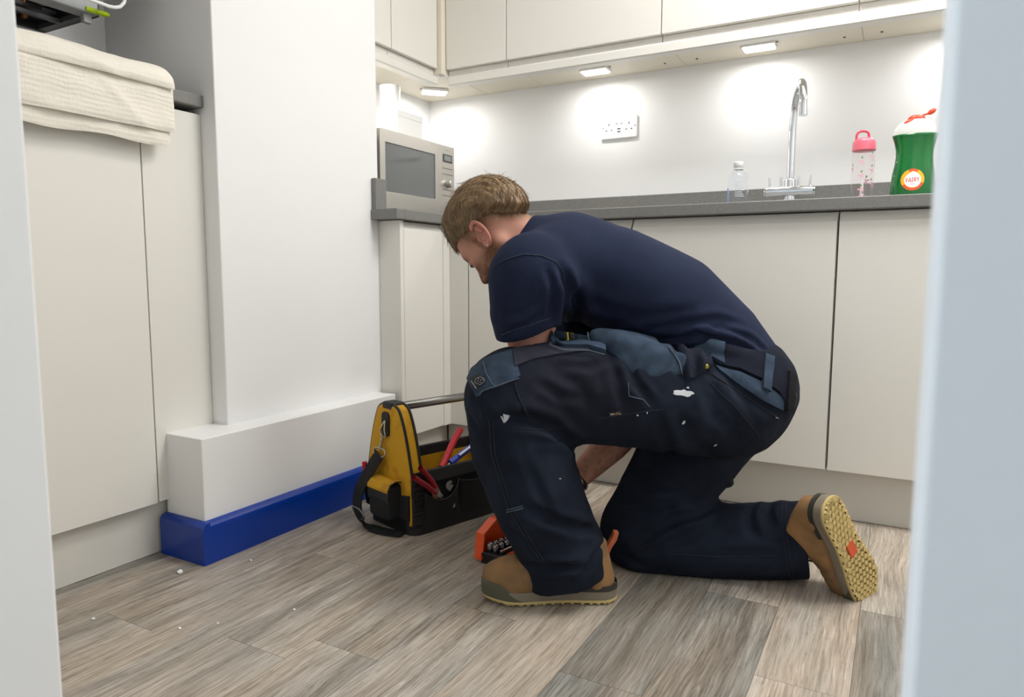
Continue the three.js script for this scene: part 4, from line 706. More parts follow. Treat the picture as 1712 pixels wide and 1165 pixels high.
  const tb = [thighL, shinL, seat, waist, thighR, shinR].map(bound), tlo = [0, 1, 2].map(k => Math.min(...tb.map(b => b[0][k])) - 0.03), thi = [0, 1, 2].map(k => Math.max(...tb.map(b => b[1][k])) + 0.03); tlo[1] = -0.012;
  const brownC = J(960, 645, 1.47);
  const tr = part('trousers', surfNet(trousers, tlo, thi, 0.0055, (x, y, z) => {
    const n = 0.5 + fbm(x * 14, y * 14, z * 14, 3), worn = sstep(0.35, 0.9, n) * 0.55; let c = mix3(NAVY, [0.017, 0.024, 0.040], worn);
    const b = sstep(0.16, 0.05, Math.hypot((x - brownC[0]) * 0.8, (y - brownC[1]) * 1.4)); return mix3(c, [0.0125, 0.0125, 0.020], b * 0.7);
  }), fabric(), who, 'dark navy work trousers');
  const sb = [spine, yokeL, yokeR, slvL, slvR].map(bound), slo = [0, 1, 2].map(k => Math.min(...sb.map(b => b[0][k])) - 0.06), shi = [0, 1, 2].map(k => Math.max(...sb.map(b => b[1][k])) + 0.06);
  const sh = part('t_shirt', surfNet(shirt, slo, shi, 0.006, (x, y, z) => { const n = 1 + 0.18 * fbm(x * 30, y * 30, z * 30, 2); return SHIRT.map(c => c * n); }), fabric({ bumpMap: knit, bumpScale: 0.0004, sheen: 0.2, sheenColor: lin(0.09, 0.12, 0.24) }), who, 'navy T-shirt');

  // cloth pieces laid on a surface: grid between four edges given in photo pixels
  function pline(pts, t) { const L = [0]; for (let i = 1; i < pts.length; i++) L.push(L[i - 1] + Math.hypot(pts[i][0] - pts[i - 1][0], pts[i][1] - pts[i - 1][1])); const s = t * L[L.length - 1]; for (let i = 1; i < pts.length; i++) if (s <= L[i] + 1e-9) { const k = (s - L[i - 1]) / (L[i] - L[i - 1] || 1); return [lerp(pts[i - 1][0], pts[i][0], k), lerp(pts[i - 1][1], pts[i][1], k)]; } return pts[pts.length - 1]; }
  function patch(top, bottom, f, th, nu = 24, nv = 14, bulge) {
    const O = [], I = [];
    for (let j = 0; j <= nv; j++) for (let i = 0; i <= nu; i++) {
      const a = pline(top, i / nu), b = pline(bottom, i / nu), h = hit(lerp(a[0], b[0], j / nv), lerp(a[1], b[1], j / nv), f), e = th + (bulge ? bulge(i / nu, j / nv) : 0);
      O.push([h.p[0] + h.n[0] * e, h.p[1] + h.n[1] * e, h.p[2] + h.n[2] * e]); I.push([h.p[0] - h.n[0] * 0.002, h.p[1] - h.n[1] * 0.002, h.p[2] - h.n[2] * 0.002]);
    }
    const n = O.length, P = [...O, ...I].flat(), ix = [], q = (i, j) => j * (nu + 1) + i;
    for (let j = 0; j < nv; j++) for (let i = 0; i < nu; i++) { const a = q(i, j), b = q(i + 1, j), c = q(i + 1, j + 1), d = q(i, j + 1); ix.push(a, c, b, a, d, c); ix.push(n + a, n + b, n + c, n + a, n + c, n + d); }
    const ring = []; for (let i = 0; i <= nu; i++) ring.push(q(i, 0)); for (let j = 1; j <= nv; j++) ring.push(q(nu, j)); for (let i = nu - 1; i >= 0; i--) ring.push(q(i, nv)); for (let j = nv - 1; j > 0; j--) ring.push(q(0, j));
    for (let i = 0; i < ring.length; i++) { const a = ring[i], b = ring[(i + 1) % ring.length]; ix.push(a, b, n + b, a, n + b, n + a); }
    const g = new THREE.BufferGeometry(); g.setAttribute('position', new THREE.Float32BufferAttribute(P, 3)); g.setIndex(ix); g.computeVertexNormals();
    return boxUV(toCreasedNormals(g, 0.9));
  }
  const denimM = fabric({ sheen: 0.2, sheenColor: lin(0.2, 0.25, 0.32) }), wear = (x, y, z) => { const n = 0.85 + 0.5 * fbm(x * 40, y * 40, z * 40, 3); return DENIM.map(c => c * n); }, navyC = (x, y, z) => { const n = 1 + 0.4 * fbm(x * 30, y * 30, z * 30, 2); return [0.015 * n, 0.018 * n, 0.030 * n]; };
  const onT = (name, top, bot, th, col, o = {}) => part(name, tint(patch(top, bot, o.f || trousers, th, o.nu, o.nv, o.bulge), col), o.m || denimM, o.parent || tr, o.label);
  const thread = mat(lin(0.10, 0.125, 0.16), 0.9), darkThread = mat(lin(0.012, 0.014, 0.02), 0.9);
  const seam = (pts, r, m, par, f = trousers, out = 0.0006) => { const q = []; for (let i = 0; i <= 40; i++) { const a = pline(pts, i / 40), h = hit(a[0], a[1], f); if (h.miss < 0.004) q.push([h.p[0] + h.n[0] * out, h.p[1] + h.n[1] * out, h.p[2] + h.n[2] * out]); } return part('seam', tube(q, r, 60, 6), m, par); };
  // knee panel
  const knee = onT('knee_panel', [[781, 633], [789, 615], [812, 598], [858, 584]], [[797, 663], [812, 652], [840, 645], [870, 628]], 0.0022, wear, { nu: 26, nv: 16, label: 'faded blue knee panel' });
  const kneeF = (x, y, z) => trousers(x, y, z) - 0.0024;
  seam([[808, 604], [812, 622], [822, 640], [830, 647]], 0.0009, thread, knee, kneeF); seam([[800, 662], [806, 654], [822, 648], [868, 632]], 0.0011, thread, knee, kneeF);
  seam([[806, 656], [800, 672], [806, 700]], 0.0012, darkThread, tr); seam([[818, 702], [822, 760], [850, 850], [905, 940]], 0.0013, darkThread, tr); seam([[824, 702], [828, 760], [856, 850], [910, 938]], 0.0010, darkThread, tr);
  const badge = onT('knee_badge', [[784, 634], [804, 625]], [[796, 651], [814, 640]], 0.004, [0.008, 0.008, 0.009], { nu: 6, nv: 6, label: 'small black woven badge', m: mat(0xffffff, 0.7, { vertexColors: true }) });
  { const bf = (x, y, z) => trousers(x, y, z) - 0.0042, wh = mat(lin(0.32, 0.33, 0.34), 0.7); for (const [x, y] of [[800, 633], [804, 635], [807, 634], [799, 637], [803, 639]]) { const h = hit(x, y, bf); part('badge_mark', new THREE.SphereGeometry(0.0013, 8, 6).translate(...h.p), wh, tr); } seam([[788, 637], [793, 644], [797, 650]], 0.0009, wh, badge, bf); seam([[794, 640], [803, 643], [809, 639], [810, 633], [803, 630], [796, 633], [794, 640]], 0.0005, wh, badge, bf); }
  seam([[838, 695], [843, 706], [848, 701], [851, 694]], 0.0018, mat(lin(0.5, 0.52, 0.58), 0.8), tr); part('white_tab', (() => patch([[841, 692], [851, 694]], [[843, 703], [849, 702]], trousers, 0.0018, 5, 4))(), mat(lin(0.5, 0.52, 0.58), 0.8), tr, 'small white tab');
  // back-of-knee pocket stitching
  seam([[862, 716], [900, 718], [940, 715]], 0.001, darkThread, tr); seam([[860, 640], [868, 665], [886, 700]], 0.0012, darkThread, tr); seam([[847, 852], [866, 848], [874, 845]], 0.001, thread, tr); seam([[847, 856], [866, 852], [875, 849]], 0.001, thread, tr);
  // thigh flap
  onT('thigh_flap', [[857, 585], [895, 578], [940, 572], [990, 578]], [[861, 613], [890, 602], [930, 594], [990, 586]], 0.0045, (x, y, z) => { const n = 1 + 0.3 * fbm(x * 30, y * 30, z * 30, 2); return [0.030 * n, 0.031 * n, 0.045 * n]; }, { nu: 30, nv: 8, label: 'dark pocket flap on the thigh' });
  const tab = onT('faded_flap', [[923, 560], [945, 564], [985, 570], [1010, 576]], [[918, 574], [940, 583], [985, 584], [1012, 592]], 0.012, wear, { nu: 22, nv: 8, label: 'faded blue pocket tab' });
  { const bf = (x, y, z) => trousers(x, y, z) - 0.0125; onT('woven_tag', [[937, 565], [965, 570]], [[942, 574], [963, 577]], 0.0142, [0.012, 0.012, 0.012], { nu: 8, nv: 4, m: mat(0xffffff, 0.7, { vertexColors: true }), label: 'black tag with a yellow mark' }); const ym = mat(rgb(228, 196, 40), 0.6); part('tag_mark', patch([[944, 566], [954, 567]], [[948, 573], [955, 574]], trousers, 0.0152, 5, 4), ym, tr, 'yellow mark'); part('tag_mark', patch([[956, 567], [960, 568]], [[957, 571], [961, 571]], trousers, 0.0152, 3, 3), ym, tr); }
  seam([[919, 576], [942, 585], [985, 586], [1010, 593]], 0.0012, thread, tab, (x, y, z) => trousers(x, y, z) - 0.009);
  // thigh pocket label
  { const lm = mat(lin(0.3, 0.3, 0.3), 0.7), om = mat(lin(0.22, 0.1, 0.03), 0.7); part('pocket_tag', patch([[1018, 690], [1038, 687]], [[1019, 697], [1039, 694]], trousers, 0.0012, 5, 3), mat(lin(0.008, 0.008, 0.009), 0.7), tr, 'tiny dark woven tag'); part('tag_lettering', patch([[1020, 691.5], [1027, 690.5]], [[1020.4, 693.6], [1027.4, 692.6]], trousers, 0.002, 4, 2), lm, tr); part('tag_lettering', patch([[1028.5, 690], [1034, 688.6]], [[1028.8, 693], [1034.4, 691.6]], trousers, 0.002, 4, 2), om, tr); part('tag_lettering', patch([[1034.6, 691.4], [1038, 690.9]], [[1034.8, 692.4], [1038.2, 691.9]], trousers, 0.002, 3, 2), lm, tr); }
  seam([[1050, 640], [1052, 662], [1075, 668], [1086, 680]], 0.0009, thread, tr); seam([[1000, 700], [1060, 690], [1110, 684]], 0.0009, darkThread, tr);
  seam([[1190, 625], [1235, 655], [1300, 698]], 0.0013, darkThread, tr); seam([[1186, 640], [1230, 680], [1270, 730]], 0.001, darkThread, tr);
  seam([[1308, 838], [1306, 870], [1312, 920], [1320, 962]], 0.001, darkThread, tr); seam([[1315, 838], [1313, 870], [1319, 920], [1327, 964]], 0.001, darkThread, tr); seam([[1120, 925], [1200, 930], [1300, 928]], 0.001, darkThread, tr);
  // holster pouch
  const J1a = J(1218, 786, 1.74), J1b = J(1204, 812, 1.74), J1c = J(1218, 806, 1.74);
  const both = (x, y, z) => smin(trousers(x, y, z), shirt(x, y, z), 0.02);
  const pch = [[J(1003, 566, 1.545), 0.019], [J(1040, 577, 1.525), 0.030], [J(1085, 592, 1.515), 0.036], [J(1122, 606, 1.52), 0.032]], pch2 = [[J(1044, 606, 1.508), 0.022], [J(1076, 628, 1.502), 0.02], [J(1135, 622, 1.512), 0.018]], pch0 = [[J(992, 560, 1.55), 0.012], [J(1035, 559, 1.55), 0.014], [J(1090, 574, 1.55), 0.014]];
  const pouchF = (x, y, z) => { let d = smin(smin(chain(x, y, z, pch, 1.15), chain(x, y, z, pch2, 1.1), 0.03), chain(x, y, z, pch0), 0.025); return d + 0.008 * noise3(x * 28, y * 28, z * 28) + 0.005 * Math.sin((x - y * 0.6) * 120) * sstep(0.0, 0.6, noise3(x * 11 + 5, y * 11, z * 11) + 0.4); };
  const pb = [pch, pch2, pch0].map(bound), pouch = part('holster_pouch', tint(surfNet(pouchF, [0, 1, 2].map(k => Math.min(...pb.map(b => b[0][k])) - 0.02), [0, 1, 2].map(k => Math.max(...pb.map(b => b[1][k])) + 0.02), 0.004), wear), denimM, tr, 'puffed faded-blue holster pocket');
  const pf = (x, y, z) => both(x, y, z) - 0.016;
  seam([[1050, 632], [1078, 645], [1110, 640], [1150, 633]], 0.0022, mat(lin(0.06, 0.085, 0.12), 0.9), pouch, (x, y, z) => pouchF(x, y, z) - 0.001); seam([[1118, 580], [1136, 605], [1142, 632]], 0.0014, thread, pouch, (x, y, z) => pouchF(x, y, z) - 0.001); seam([[983, 556], [984, 564], [988, 573]], 0.002, thread, pouch, (x, y, z) => pouchF(x, y, z) - 0.001);
  const p2 = onT('second_pouch', [[1128, 576], [1150, 583], [1178, 596], [1186, 594]], [[1146, 636], [1160, 632], [1178, 622], [1188, 617]], 0.010, navyC, { f: both, nu: 18, nv: 14, bulge: (u, v) => 0.02 * Math.sin(Math.PI * u) * Math.sin(Math.PI * v) + 0.006 * Math.sin(u * 14), label: 'dark folded pocket' });
  { const h = hit(1177, 618, both); part('stud', new THREE.SphereGeometry(0.0055, 14, 10).scale(1, 1, 0.5).translate(h.p[0] + h.n[0] * 0.013, h.p[1] + h.n[1] * 0.013, h.p[2] + h.n[2] * 0.013), mat(rgb(150, 140, 60), 0.35, { metalness: 0.8 }), tr, 'brass stud'); }
  // waistband, belt, loops
  onT('waistband', [[1196, 612], [1235, 622], [1275, 640], [1306, 664], [1318, 686]], [[1204, 620], [1240, 645], [1275, 668], [1300, 682], [1316, 690]], 0.004, wear, { f: both, nu: 26, nv: 8, label: 'faded blue waistband' });
  onT('belt', [[1206, 578], [1235, 580], [1275, 590], [1305, 610], [1321, 630]], [[1208, 612], [1235, 618], [1272, 634], [1300, 656], [1315, 680]], 0.0075, (x, y, z) => [0.0095, 0.0115, 0.022], { f: both, nu: 30, nv: 8, label: 'dark webbing belt' });
  onT('waist_tab', [[1162, 578], [1185, 572], [1209, 571]], [[1172, 598], [1190, 600], [1210, 612]], 0.012, wear, { f: both, nu: 12, nv: 8, label: 'faded blue turned-out tab' });
  onT('belt_loop', [[1275, 594], [1290, 600]], [[1272, 650], [1284, 656]], 0.0125, wear, { f: both, nu: 5, nv: 12, label: 'faded blue belt loop' });
  onT('belt_loop', [[1312, 622], [1322, 630]], [[1308, 686], [1318, 688]], 0.014, [0.01, 0.01, 0.012], { f: both, nu: 5, nv: 12 });
  { const h = hit(1322, 664, both); part('belt_ring', new THREE.TorusGeometry(0.018, 0.004, 10, 30).rotateY(0.9).translate(h.p[0] + 0.004, h.p[1] - 0.006, h.p[2]), M.black, tr); }
  part('tool_loop', (() => { const a = J(1215, 792, 1.74), b = J(1205, 815, 1.74), c = J(1222, 800, 1.74); return surfNet((x, y, z) => Math.min(cone(x, y, z, J1a, J1b, 0.013, 0.01), cone(x, y, z, J1b, J1c, 0.01, 0.013)), [Math.min(a[0], b[0]) - 0.03, b[1] - 0.03, a[2] - 0.03], [c[0] + 0.03, a[1] + 0.03, a[2] + 0.03], 0.004); })(), mat(lin(0.008, 0.009, 0.013), 0.9), tr);
  // paint splashes
  const paint = mat(lin(0.62, 0.64, 0.68), 0.8);
  for (const [x, y, a, b, r] of [[1143, 657, 0.02, 0.007, 0.08], [1143, 706, 0.005, 0.0022, -0.8], [1066, 694, 0.0022, 0.0018, 0], [1082, 690, 0.0012, 0.0028, 0], [1196, 744, 0.004, 0.0015, -0.6], [1299, 698, 0.003, 0.002, 0.4], [1150, 648, 0.003, 0.002, 0.2], [936, 800, 0.002, 0.001, 0]]) {
    const N = 16, p = [], ix = [], c = hit(x, y, trousers); p.push(c.p[0] + c.n[0] * 0.0012, c.p[1] + c.n[1] * 0.0012, c.p[2] + c.n[2] * 0.0012);
    const mpp = 1.5 / FPX; for (let i = 0; i < N; i++) { const an = i / N * Math.PI * 2, w = 1 + 0.35 * noise3(i * 1.7, x, y), ux = Math.cos(an) * a * w / mpp, uy = Math.sin(an) * b * w / mpp, h = hit(x + ux * Math.cos(r) - uy * Math.sin(r), y + ux * Math.sin(r) + uy * Math.cos(r), trousers); p.push(h.p[0] + h.n[0] * 0.0007, h.p[1] + h.n[1] * 0.0007, h.p[2] + h.n[2] * 0.0007); ix.push(0, 1 + (i + 1) % N, 1 + i); }
    const g = new THREE.BufferGeometry(); g.setAttribute('position', new THREE.Float32BufferAttribute(p, 3)); g.setIndex(ix); g.computeVertexNormals(); part('paint_splash', boxUV(g), paint, tr, 'dried white paint');
  }
  // shirt seams
  const shSeam = mat(lin(0.03, 0.037, 0.062), 0.9);
  for (const pts of [[[826, 446], [845, 434], [875, 425], [905, 427], [930, 438], [942, 455], [946, 480]], [[838, 560], [862, 551], [892, 542], [920, 531]]]) { const q = []; for (let i = 0; i <= 40; i++) { const a = pline(pts, i / 40), h = hit(a[0], a[1], shirt); if (h.miss < 0.004) q.push([h.p[0] + h.n[0] * 0.0004, h.p[1] + h.n[1] * 0.0004, h.p[2] + h.n[2] * 0.0004]); } part('seam', tube(q, 0.0012, 60, 6), shSeam, sh); }

  // head frame
  const PHI = 35 * DEG, RHO = 24 * DEG, PSI = 20 * DEG, HO = J(826, 390, 1.675);
  const F0 = V(-Math.sin(PHI), -Math.cos(PHI), 0), U0 = V(-Math.cos(PHI), Math.sin(PHI), 0), W0 = V(0, 0, 1);
  const HU = U0.clone().multiplyScalar(Math.cos(RHO)).addScaledVector(W0, -Math.sin(RHO)), L1 = W0.clone().multiplyScalar(Math.cos(RHO)).addScaledVector(U0, Math.sin(RHO));
  const HF = F0.clone().multiplyScalar(Math.cos(PSI)).addScaledVector(L1, -Math.sin(PSI)), HL = L1.clone().multiplyScalar(Math.cos(PSI)).addScaledVector(F0, Math.sin(PSI));
  const toH = (x, y, z) => { const a = x - HO[0], b = y - HO[1], c = z - HO[2]; return [a * HF.x + b * HF.y + c * HF.z, a * HU.x + b * HU.y + c * HU.z, a * HL.x + b * HL.y + c * HL.z]; };
  const fromH = (f, u, l) => [HO[0] + HF.x * f + HU.x * u + HL.x * l, HO[1] + HF.y * f + HU.y * u + HL.y * l, HO[2] + HF.z * f + HU.z * u + HL.z * l];
  const cranium = (f, u, l) => ell(f, u, l, [-0.008, 0.026, 0], [0.097, 0.086, 0.076]);
  function headS(f, u, l) {
    const al = Math.abs(l);
    let d = cranium(f, u, l);
    d = smin(d, ell(f, u, l, [0.038, -0.03, 0], [0.054, 0.072, 0.06]), 0.03);
    d = smin(d, cone(f, u, al, [-0.005, -0.052, 0.05], [0.072, -0.098, 0.016], 0.016, 0.016), 0.035);
    d = smin(d, ell(f, u, al, [0.055, -0.035, 0.04], [0.03, 0.022, 0.02]), 0.02);
    d = smin(d, cone(f, u, al, [0.082, 0.018, 0.012], [0.07, 0.02, 0.046], 0.009, 0.008), 0.015);
    d = smax(d, -ell(f, u, al, [0.094, -0.001, 0.033], [0.018, 0.012, 0.017]), 0.012);
    d = smin(d, ell(f, u, al, [0.077, -0.001, 0.032], [0.012, 0.0105, 0.013]), 0.004);
    d = smin(d, cone(f, u, l, [0.086, 0.008, 0], [0.11, -0.034, 0], 0.007, 0.0105), 0.012);
    d = smin(d, ell(f, u, al, [0.099, -0.038, 0.011], [0.011, 0.008, 0.008]), 0.006);
    d = smin(d, cone(f, u, al, [0.093, -0.064, 0], [0.083, -0.066, 0.02], 0.006, 0.004), 0.008); d = smin(d, cone(f, u, al, [0.091, -0.075, 0], [0.082, -0.073, 0.018], 0.0065, 0.004), 0.006);
    // ear (both sides): rim, bowl, lobe
    const e0 = f + 0.008, e1 = u + 0.012, ca = Math.cos(0.22), sa = Math.sin(0.22), ef = e0 * ca + e1 * sa, eu = -e0 * sa + e1 * ca, el = al - 0.079 - 0.25 * Math.max(0, -ef);
    const R = Math.hypot(ef / 0.018, eu / 0.031), rim = Math.hypot((R - 1) * 0.021, el - 0.003) - 0.0042, cut = ef - 0.012;
    let ear = Math.max(rim, cut * 0.7); ear = smin(ear, ell(ef, eu, el, [0, 0, -0.004], [0.017, 0.03, 0.004]), 0.004); ear = smin(ear, ell(ef, eu, el, [0.006, -0.029, 0.0], [0.009, 0.0095, 0.0045]), 0.005);
    ear = smax(ear, -ell(ef, eu, el, [0.004, -0.006, 0.005], [0.0095, 0.012, 0.008]), 0.003); ear = smin(ear, ell(ef, eu, el, [0.0135, -0.008, 0.001], [0.004, 0.007, 0.004]), 0.004); ear = smin(ear, cone(ef, eu, el, [-0.006, 0.0, 0.001], [0.002, 0.018, 0.001], 0.0032, 0.0028), 0.004);
    return smin(d, ear, 0.005);
  }
  const neck = [[J(935, 432, 1.70), 0.066], [J(880, 402, 1.69), 0.059], [J(850, 392, 1.682), 0.058]];
  // arms
  const shL = J(886, 468, 1.55), elL = J(905, 668, 1.735), wrL = J(915, 800, 1.765), shR = J(928, 505, 1.88), elR = J(1048, 718, 1.84), wrR = J(958, 806, 1.80);
  const armL = [[shL, 0.066], [J(887, 560, 1.60), 0.0565], [elL, 0.043], [[lerp(elL[0], wrL[0], 0.3), lerp(elL[1], wrL[1], 0.3), lerp(elL[2], wrL[2], 0.3)], 0.045], [wrL, 0.029]];
  const armR = [[shR, 0.066], [elR, 0.043], [[lerp(elR[0], wrR[0], 0.3), lerp(elR[1], wrR[1], 0.3), lerp(elR[2], wrR[2], 0.3)], 0.044], [wrR, 0.029]];
  function handChain(w, dir, spread, curl, thumbSide) { // five fingers rooted in a palm
    const n = Math.hypot(...dir); dir = dir.map(q => q / n); const sN = Math.hypot(...spread); spread = spread.map(q => q / sN);
    const add = (p, a, s, b = 0, t = 0) => [p[0] + dir[0] * a + spread[0] * s + curl[0] * b, p[1] + dir[1] * a + spread[1] * s + curl[1] * b, p[2] + dir[2] * a + spread[2] * s + curl[2] * b];
    const palm = [[w, 0.027], [add(w, 0.045, 0), 0.03], [add(w, 0.085, 0), 0.027]], fs = [];
    for (const [s, L] of [[-0.031, 0.062], [-0.0105, 0.074], [0.0105, 0.08], [0.031, 0.072]]) fs.push([[add(w, 0.07, s), 0.0105], [add(w, 0.09 + L * 0.42, s * 1.08, 0.008), 0.0095], [add(w, 0.09 + L * 0.7, s * 1.1, 0.03), 0.0088], [add(w, 0.09 + L * 0.78, s * 1.1, 0.05), 0.008]]);
    fs.push([[add(w, 0.028, 0.026 * thumbSide), 0.0125], [add(w, 0.062, 0.052 * thumbSide, 0.014), 0.011], [add(w, 0.092, 0.056 * thumbSide, 0.032), 0.0092]]);
    const bb = bound([...palm, ...fs.flat()]); return { f: (x, y, z) => { let d = chain(x, y, z, palm); d = Math.max(d, 0); let p = smin(cone(x, y, z, add(w, 0.03, -0.02), add(w, 0.085, -0.026), 0.016, 0.0135), cone(x, y, z, add(w, 0.03, 0.02), add(w, 0.085, 0.026), 0.017, 0.0135), 0.03); p = smin(p, cone(x, y, z, w, add(w, 0.05, 0), 0.026, 0.02), 0.02); for (const c of fs) p = smin(p, chain(x, y, z, c), 0.005); return p; }, bb };
  }
  const hndL = handChain(wrL, [0.05, -0.9, 0.0], [0.8, 0.0, 0.5], [-0.3, -0.1, 0.4], 1), hndR = handChain(wrR, [-0.75, -0.55, 0.1], [0.3, -0.35, 0.9], [0.1, -0.75, 0], 1);
  const SK = [0.50, 0.265, 0.19], SKR = [0.53, 0.24, 0.175], HAIRC = [0.135, 0.078, 0.036], BEARD = [0.17, 0.075, 0.035];
  const hairLine = f => f < -0.05 ? lerp(-0.085, 0.004, clamp((f + 0.105) / 0.055)) : f < 0.026 ? lerp(0.004, 0.036, (f + 0.05) / 0.076) : lerp(0.036, 0.058, clamp((f - 0.026) / 0.05));
  function skinCol(x, y, z) {
    const [f, u, l] = toH(x, y, z), n = fbm(x * 60, y * 60, z * 60, 3); let c = mix3(SK, SKR, clamp(0.5 + n));
    const dh = Math.hypot(f, u, l);
    if (dh < 0.16) {
      const al = Math.abs(l), jaw = sstep(-0.016, -0.042, u - 0.25 * (f - 0.03)) * sstep(-0.02, 0.01, f), side = sstep(0.012, 0.004, Math.abs(f - 0.018)) * sstep(0.03, 0.0, u) * sstep(0.045, 0.06, al), mo = sstep(0.085, 0.09, f) * sstep(0.012, 0.006, Math.abs(u + 0.055));
      const ear = al > 0.0795 && u > -0.055; const b = ear ? 0 : clamp(Math.max(jaw, side * 0.8, mo * 0.7) * (0.8 + 0.8 * n)); c = mix3(c, BEARD, b * 0.95);
      const hl = hairLine(f); if (!ear) { const st = sstep(hl - 0.05, hl - 0.005, u) * sstep(0.06, 0.03, f) * (al > 0.03 || f < 0 ? 1 : 0); c = mix3(c, HAIRC, st * (0.72 + 0.6 * n)); if (u > hl) c = mix3(c, HAIRC, 0.8); const brow = sstep(0.006, 0.003, Math.abs(u - 0.02 + 0.15 * Math.abs(al - 0.03))) * sstep(0.06, 0.07, f) * sstep(0.008, 0.014, al) * sstep(0.052, 0.046, al); c = mix3(c, [0.09, 0.05, 0.028], brow * 0.85); }
      else c = mix3(c, [0.58, 0.21, 0.165], 0.5);
    }
    if (y < 0.45) { c = mix3(c, [0.20, 0.10, 0.062], sstep(-0.1, 0.6, noise3(x * 300, y * 120, z * 300)) * 0.5); }
    return c;
  }
  {
    const inner = (x, y, z) => smin(shirtBase(x, y, z) + 0.016, trouserBase(x, y, z) + 0.022, 0.02), arms = (x, y, z) => Math.min(chain(x, y, z, armL), chain(x, y, z, armR)), nk = (x, y, z) => chain(x, y, z, neck);
    const bodyF = (x, y, z) => smin(smin(inner(x, y, z), arms(x, y, z), 0.01), nk(x, y, z), 0.02);
    const ab = [armL, armR, neck].map(bound), lo = [0, 1, 2].map(k => Math.min(tlo[k], slo[k], ...ab.map(b => b[0][k])) - 0.02), hi = [0, 1, 2].map(k => Math.max(thi[k], shi[k], ...ab.map(b => b[1][k])) + 0.02);
    const g1 = surfNet(bodyF, lo, hi, 0.009, skinCol);
    const hf = (x, y, z) => { const q = toH(x, y, z); return smin(headS(q[0], q[1], q[2]), chain(x, y, z, neck), 0.025); };
    const hlo = HO.map(q => q - 0.155), hhi = HO.map(q => q + 0.155);
    const g2 = surfNet(hf, hlo, hhi, 0.0026, skinCol);
    const hs = [hndL, hndR].map((h, i) => surfNet((x, y, z) => smin(h.f(x, y, z), chain(x, y, z, i ? armR : armL), 0.012), h.bb[0].map(q => q - 0.02), h.bb[1].map(q => q + 0.02), 0.003, skinCol));
    part('body', [g1, g2, ...hs], phys(0xffffff, 0.68, { vertexColors: true, specularIntensity: 0.6, sheen: 0.15, sheenColor: lin(0.4, 0.2, 0.15) }), who, 'skin of head, neck, arms and hands');
    // hair
    const hairS = (f, u, l) => { const hl = hairLine(f), up = u - hl, th = 0.006 + 0.015 * sstep(0, 0.05, up) * (1 - 0.45 * sstep(0.02, 0.08, f)); const st = 0.0022 * noise3(l * 190, u * 40, f * 34) + 0.0016 * noise3(l * 420, f * 60, u * 60); return smax(cranium(f, u, l) - th - st * 1.4, -(up + 0.004 * noise3(f * 160, l * 160, 3)), 0.006); };
    const hg = surfNet((x, y, z) => { const q = toH(x, y, z); return hairS(q[0], q[1], q[2]); }, hlo, hhi, 0.003, (x, y, z) => { const q = toH(x, y, z), n = noise3(q[2] * 260, q[0] * 22, q[1] * 60); return mix3(HAIRC, [0.30, 0.19, 0.09], clamp(0.35 + 0.8 * n)); });
    // strands combed forward over the cap
    const strands = []; const sp = [], sc = []; seed = 99;
    for (let i = 0; i < 5200; i++) {
      const th = Math.acos(1 - 2 * rnd()), ph = rnd() * Math.PI * 2, f0 = -0.008 + 0.1 * Math.sin(th) * Math.cos(ph), l0 = 0.078 * Math.sin(th) * Math.sin(ph), u0 = 0.026 + 0.088 * Math.cos(th);
      if (u0 < hairLine(f0) + 0.003) continue;
      let p = [f0, u0, l0], pts = [], L = 0.02 + 0.024 * rnd(), lift = 0.002 + 0.0035 * rnd() + (rnd() < 0.04 ? 0.012 * rnd() : 0), sgn = rnd() - 0.5, steps = 5, flick = false;
      for (let k = 0; k <= steps; k++) {
        for (let it = 0; it < 3; it++) { const d = hairS(p[0], p[1], p[2]), e = 0.002, gx = hairS(p[0] + e, p[1], p[2]) - d, gy = hairS(p[0], p[1] + e, p[2]) - d, gz = hairS(p[0], p[1], p[2] + e) - d, m = Math.hypot(gx, gy, gz) || 1, tgt = lift * k / steps; p = [p[0] - gx / m * (d - tgt), p[1] - gy / m * (d - tgt), p[2] - gz / m * (d - tgt)]; }
        pts.push(p.slice()); const dx = [0.85, -0.15 - 0.5 * Math.abs(p[2]) / 0.07, sgn * 0.5 + p[2] * 5]; const m = Math.hypot(...dx); p = [p[0] + dx[0] / m * L / steps, p[1] + dx[1] / m * L / steps, p[2] + dx[2] / m * L / steps];
      }
      if (i < 26) { pts = []; const b0 = [-0.075 + 0.012 * rnd(), 0.086 + 0.01 * rnd(), 0.01 + 0.02 * rnd()]; for (let k = 0; k <= steps; k++) { const t = k / steps; pts.push([b0[0] - (0.016 + 0.016 * (i % 5) / 5) * t + 0.006 * t * t * (i % 3), b0[1] + 0.004 * t, b0[2] + 0.004 * t * ((i % 4) - 1.5)]); } }
      const c = mix3(HAIRC, [0.42, 0.28, 0.14], rnd() * rnd() * 1.1), r = 0.00055 + 0.0003 * rnd();
      const W = pts.map(q => V(...fromH(...q))); 
      for (let k = 0; k < W.length - 1; k++) { const t = W[k + 1].clone().sub(W[k]).normalize(), a = t.clone().cross(V(0.3, 0.5, 0.81)).normalize(), b = t.clone().cross(a), r0 = r * (1 - k / steps * 0.8), r1 = r * (1 - (k + 1) / steps * 0.8), A = [], B = []; for (let m = 0; m < 3; m++) { const an = m * 2.0944, v = a.clone().multiplyScalar(Math.cos(an)).addScaledVector(b, Math.sin(an)); A.push(W[k].clone().addScaledVector(v, r0)); B.push(W[k + 1].clone().addScaledVector(v, r1)); } for (let m = 0; m < 3; m++) { const n = (m + 1) % 3; for (const q of [A[m], A[n], B[n], A[m], B[n], B[m]]) { sp.push(q.x, q.y, q.z); sc.push(...c); } } }
    }
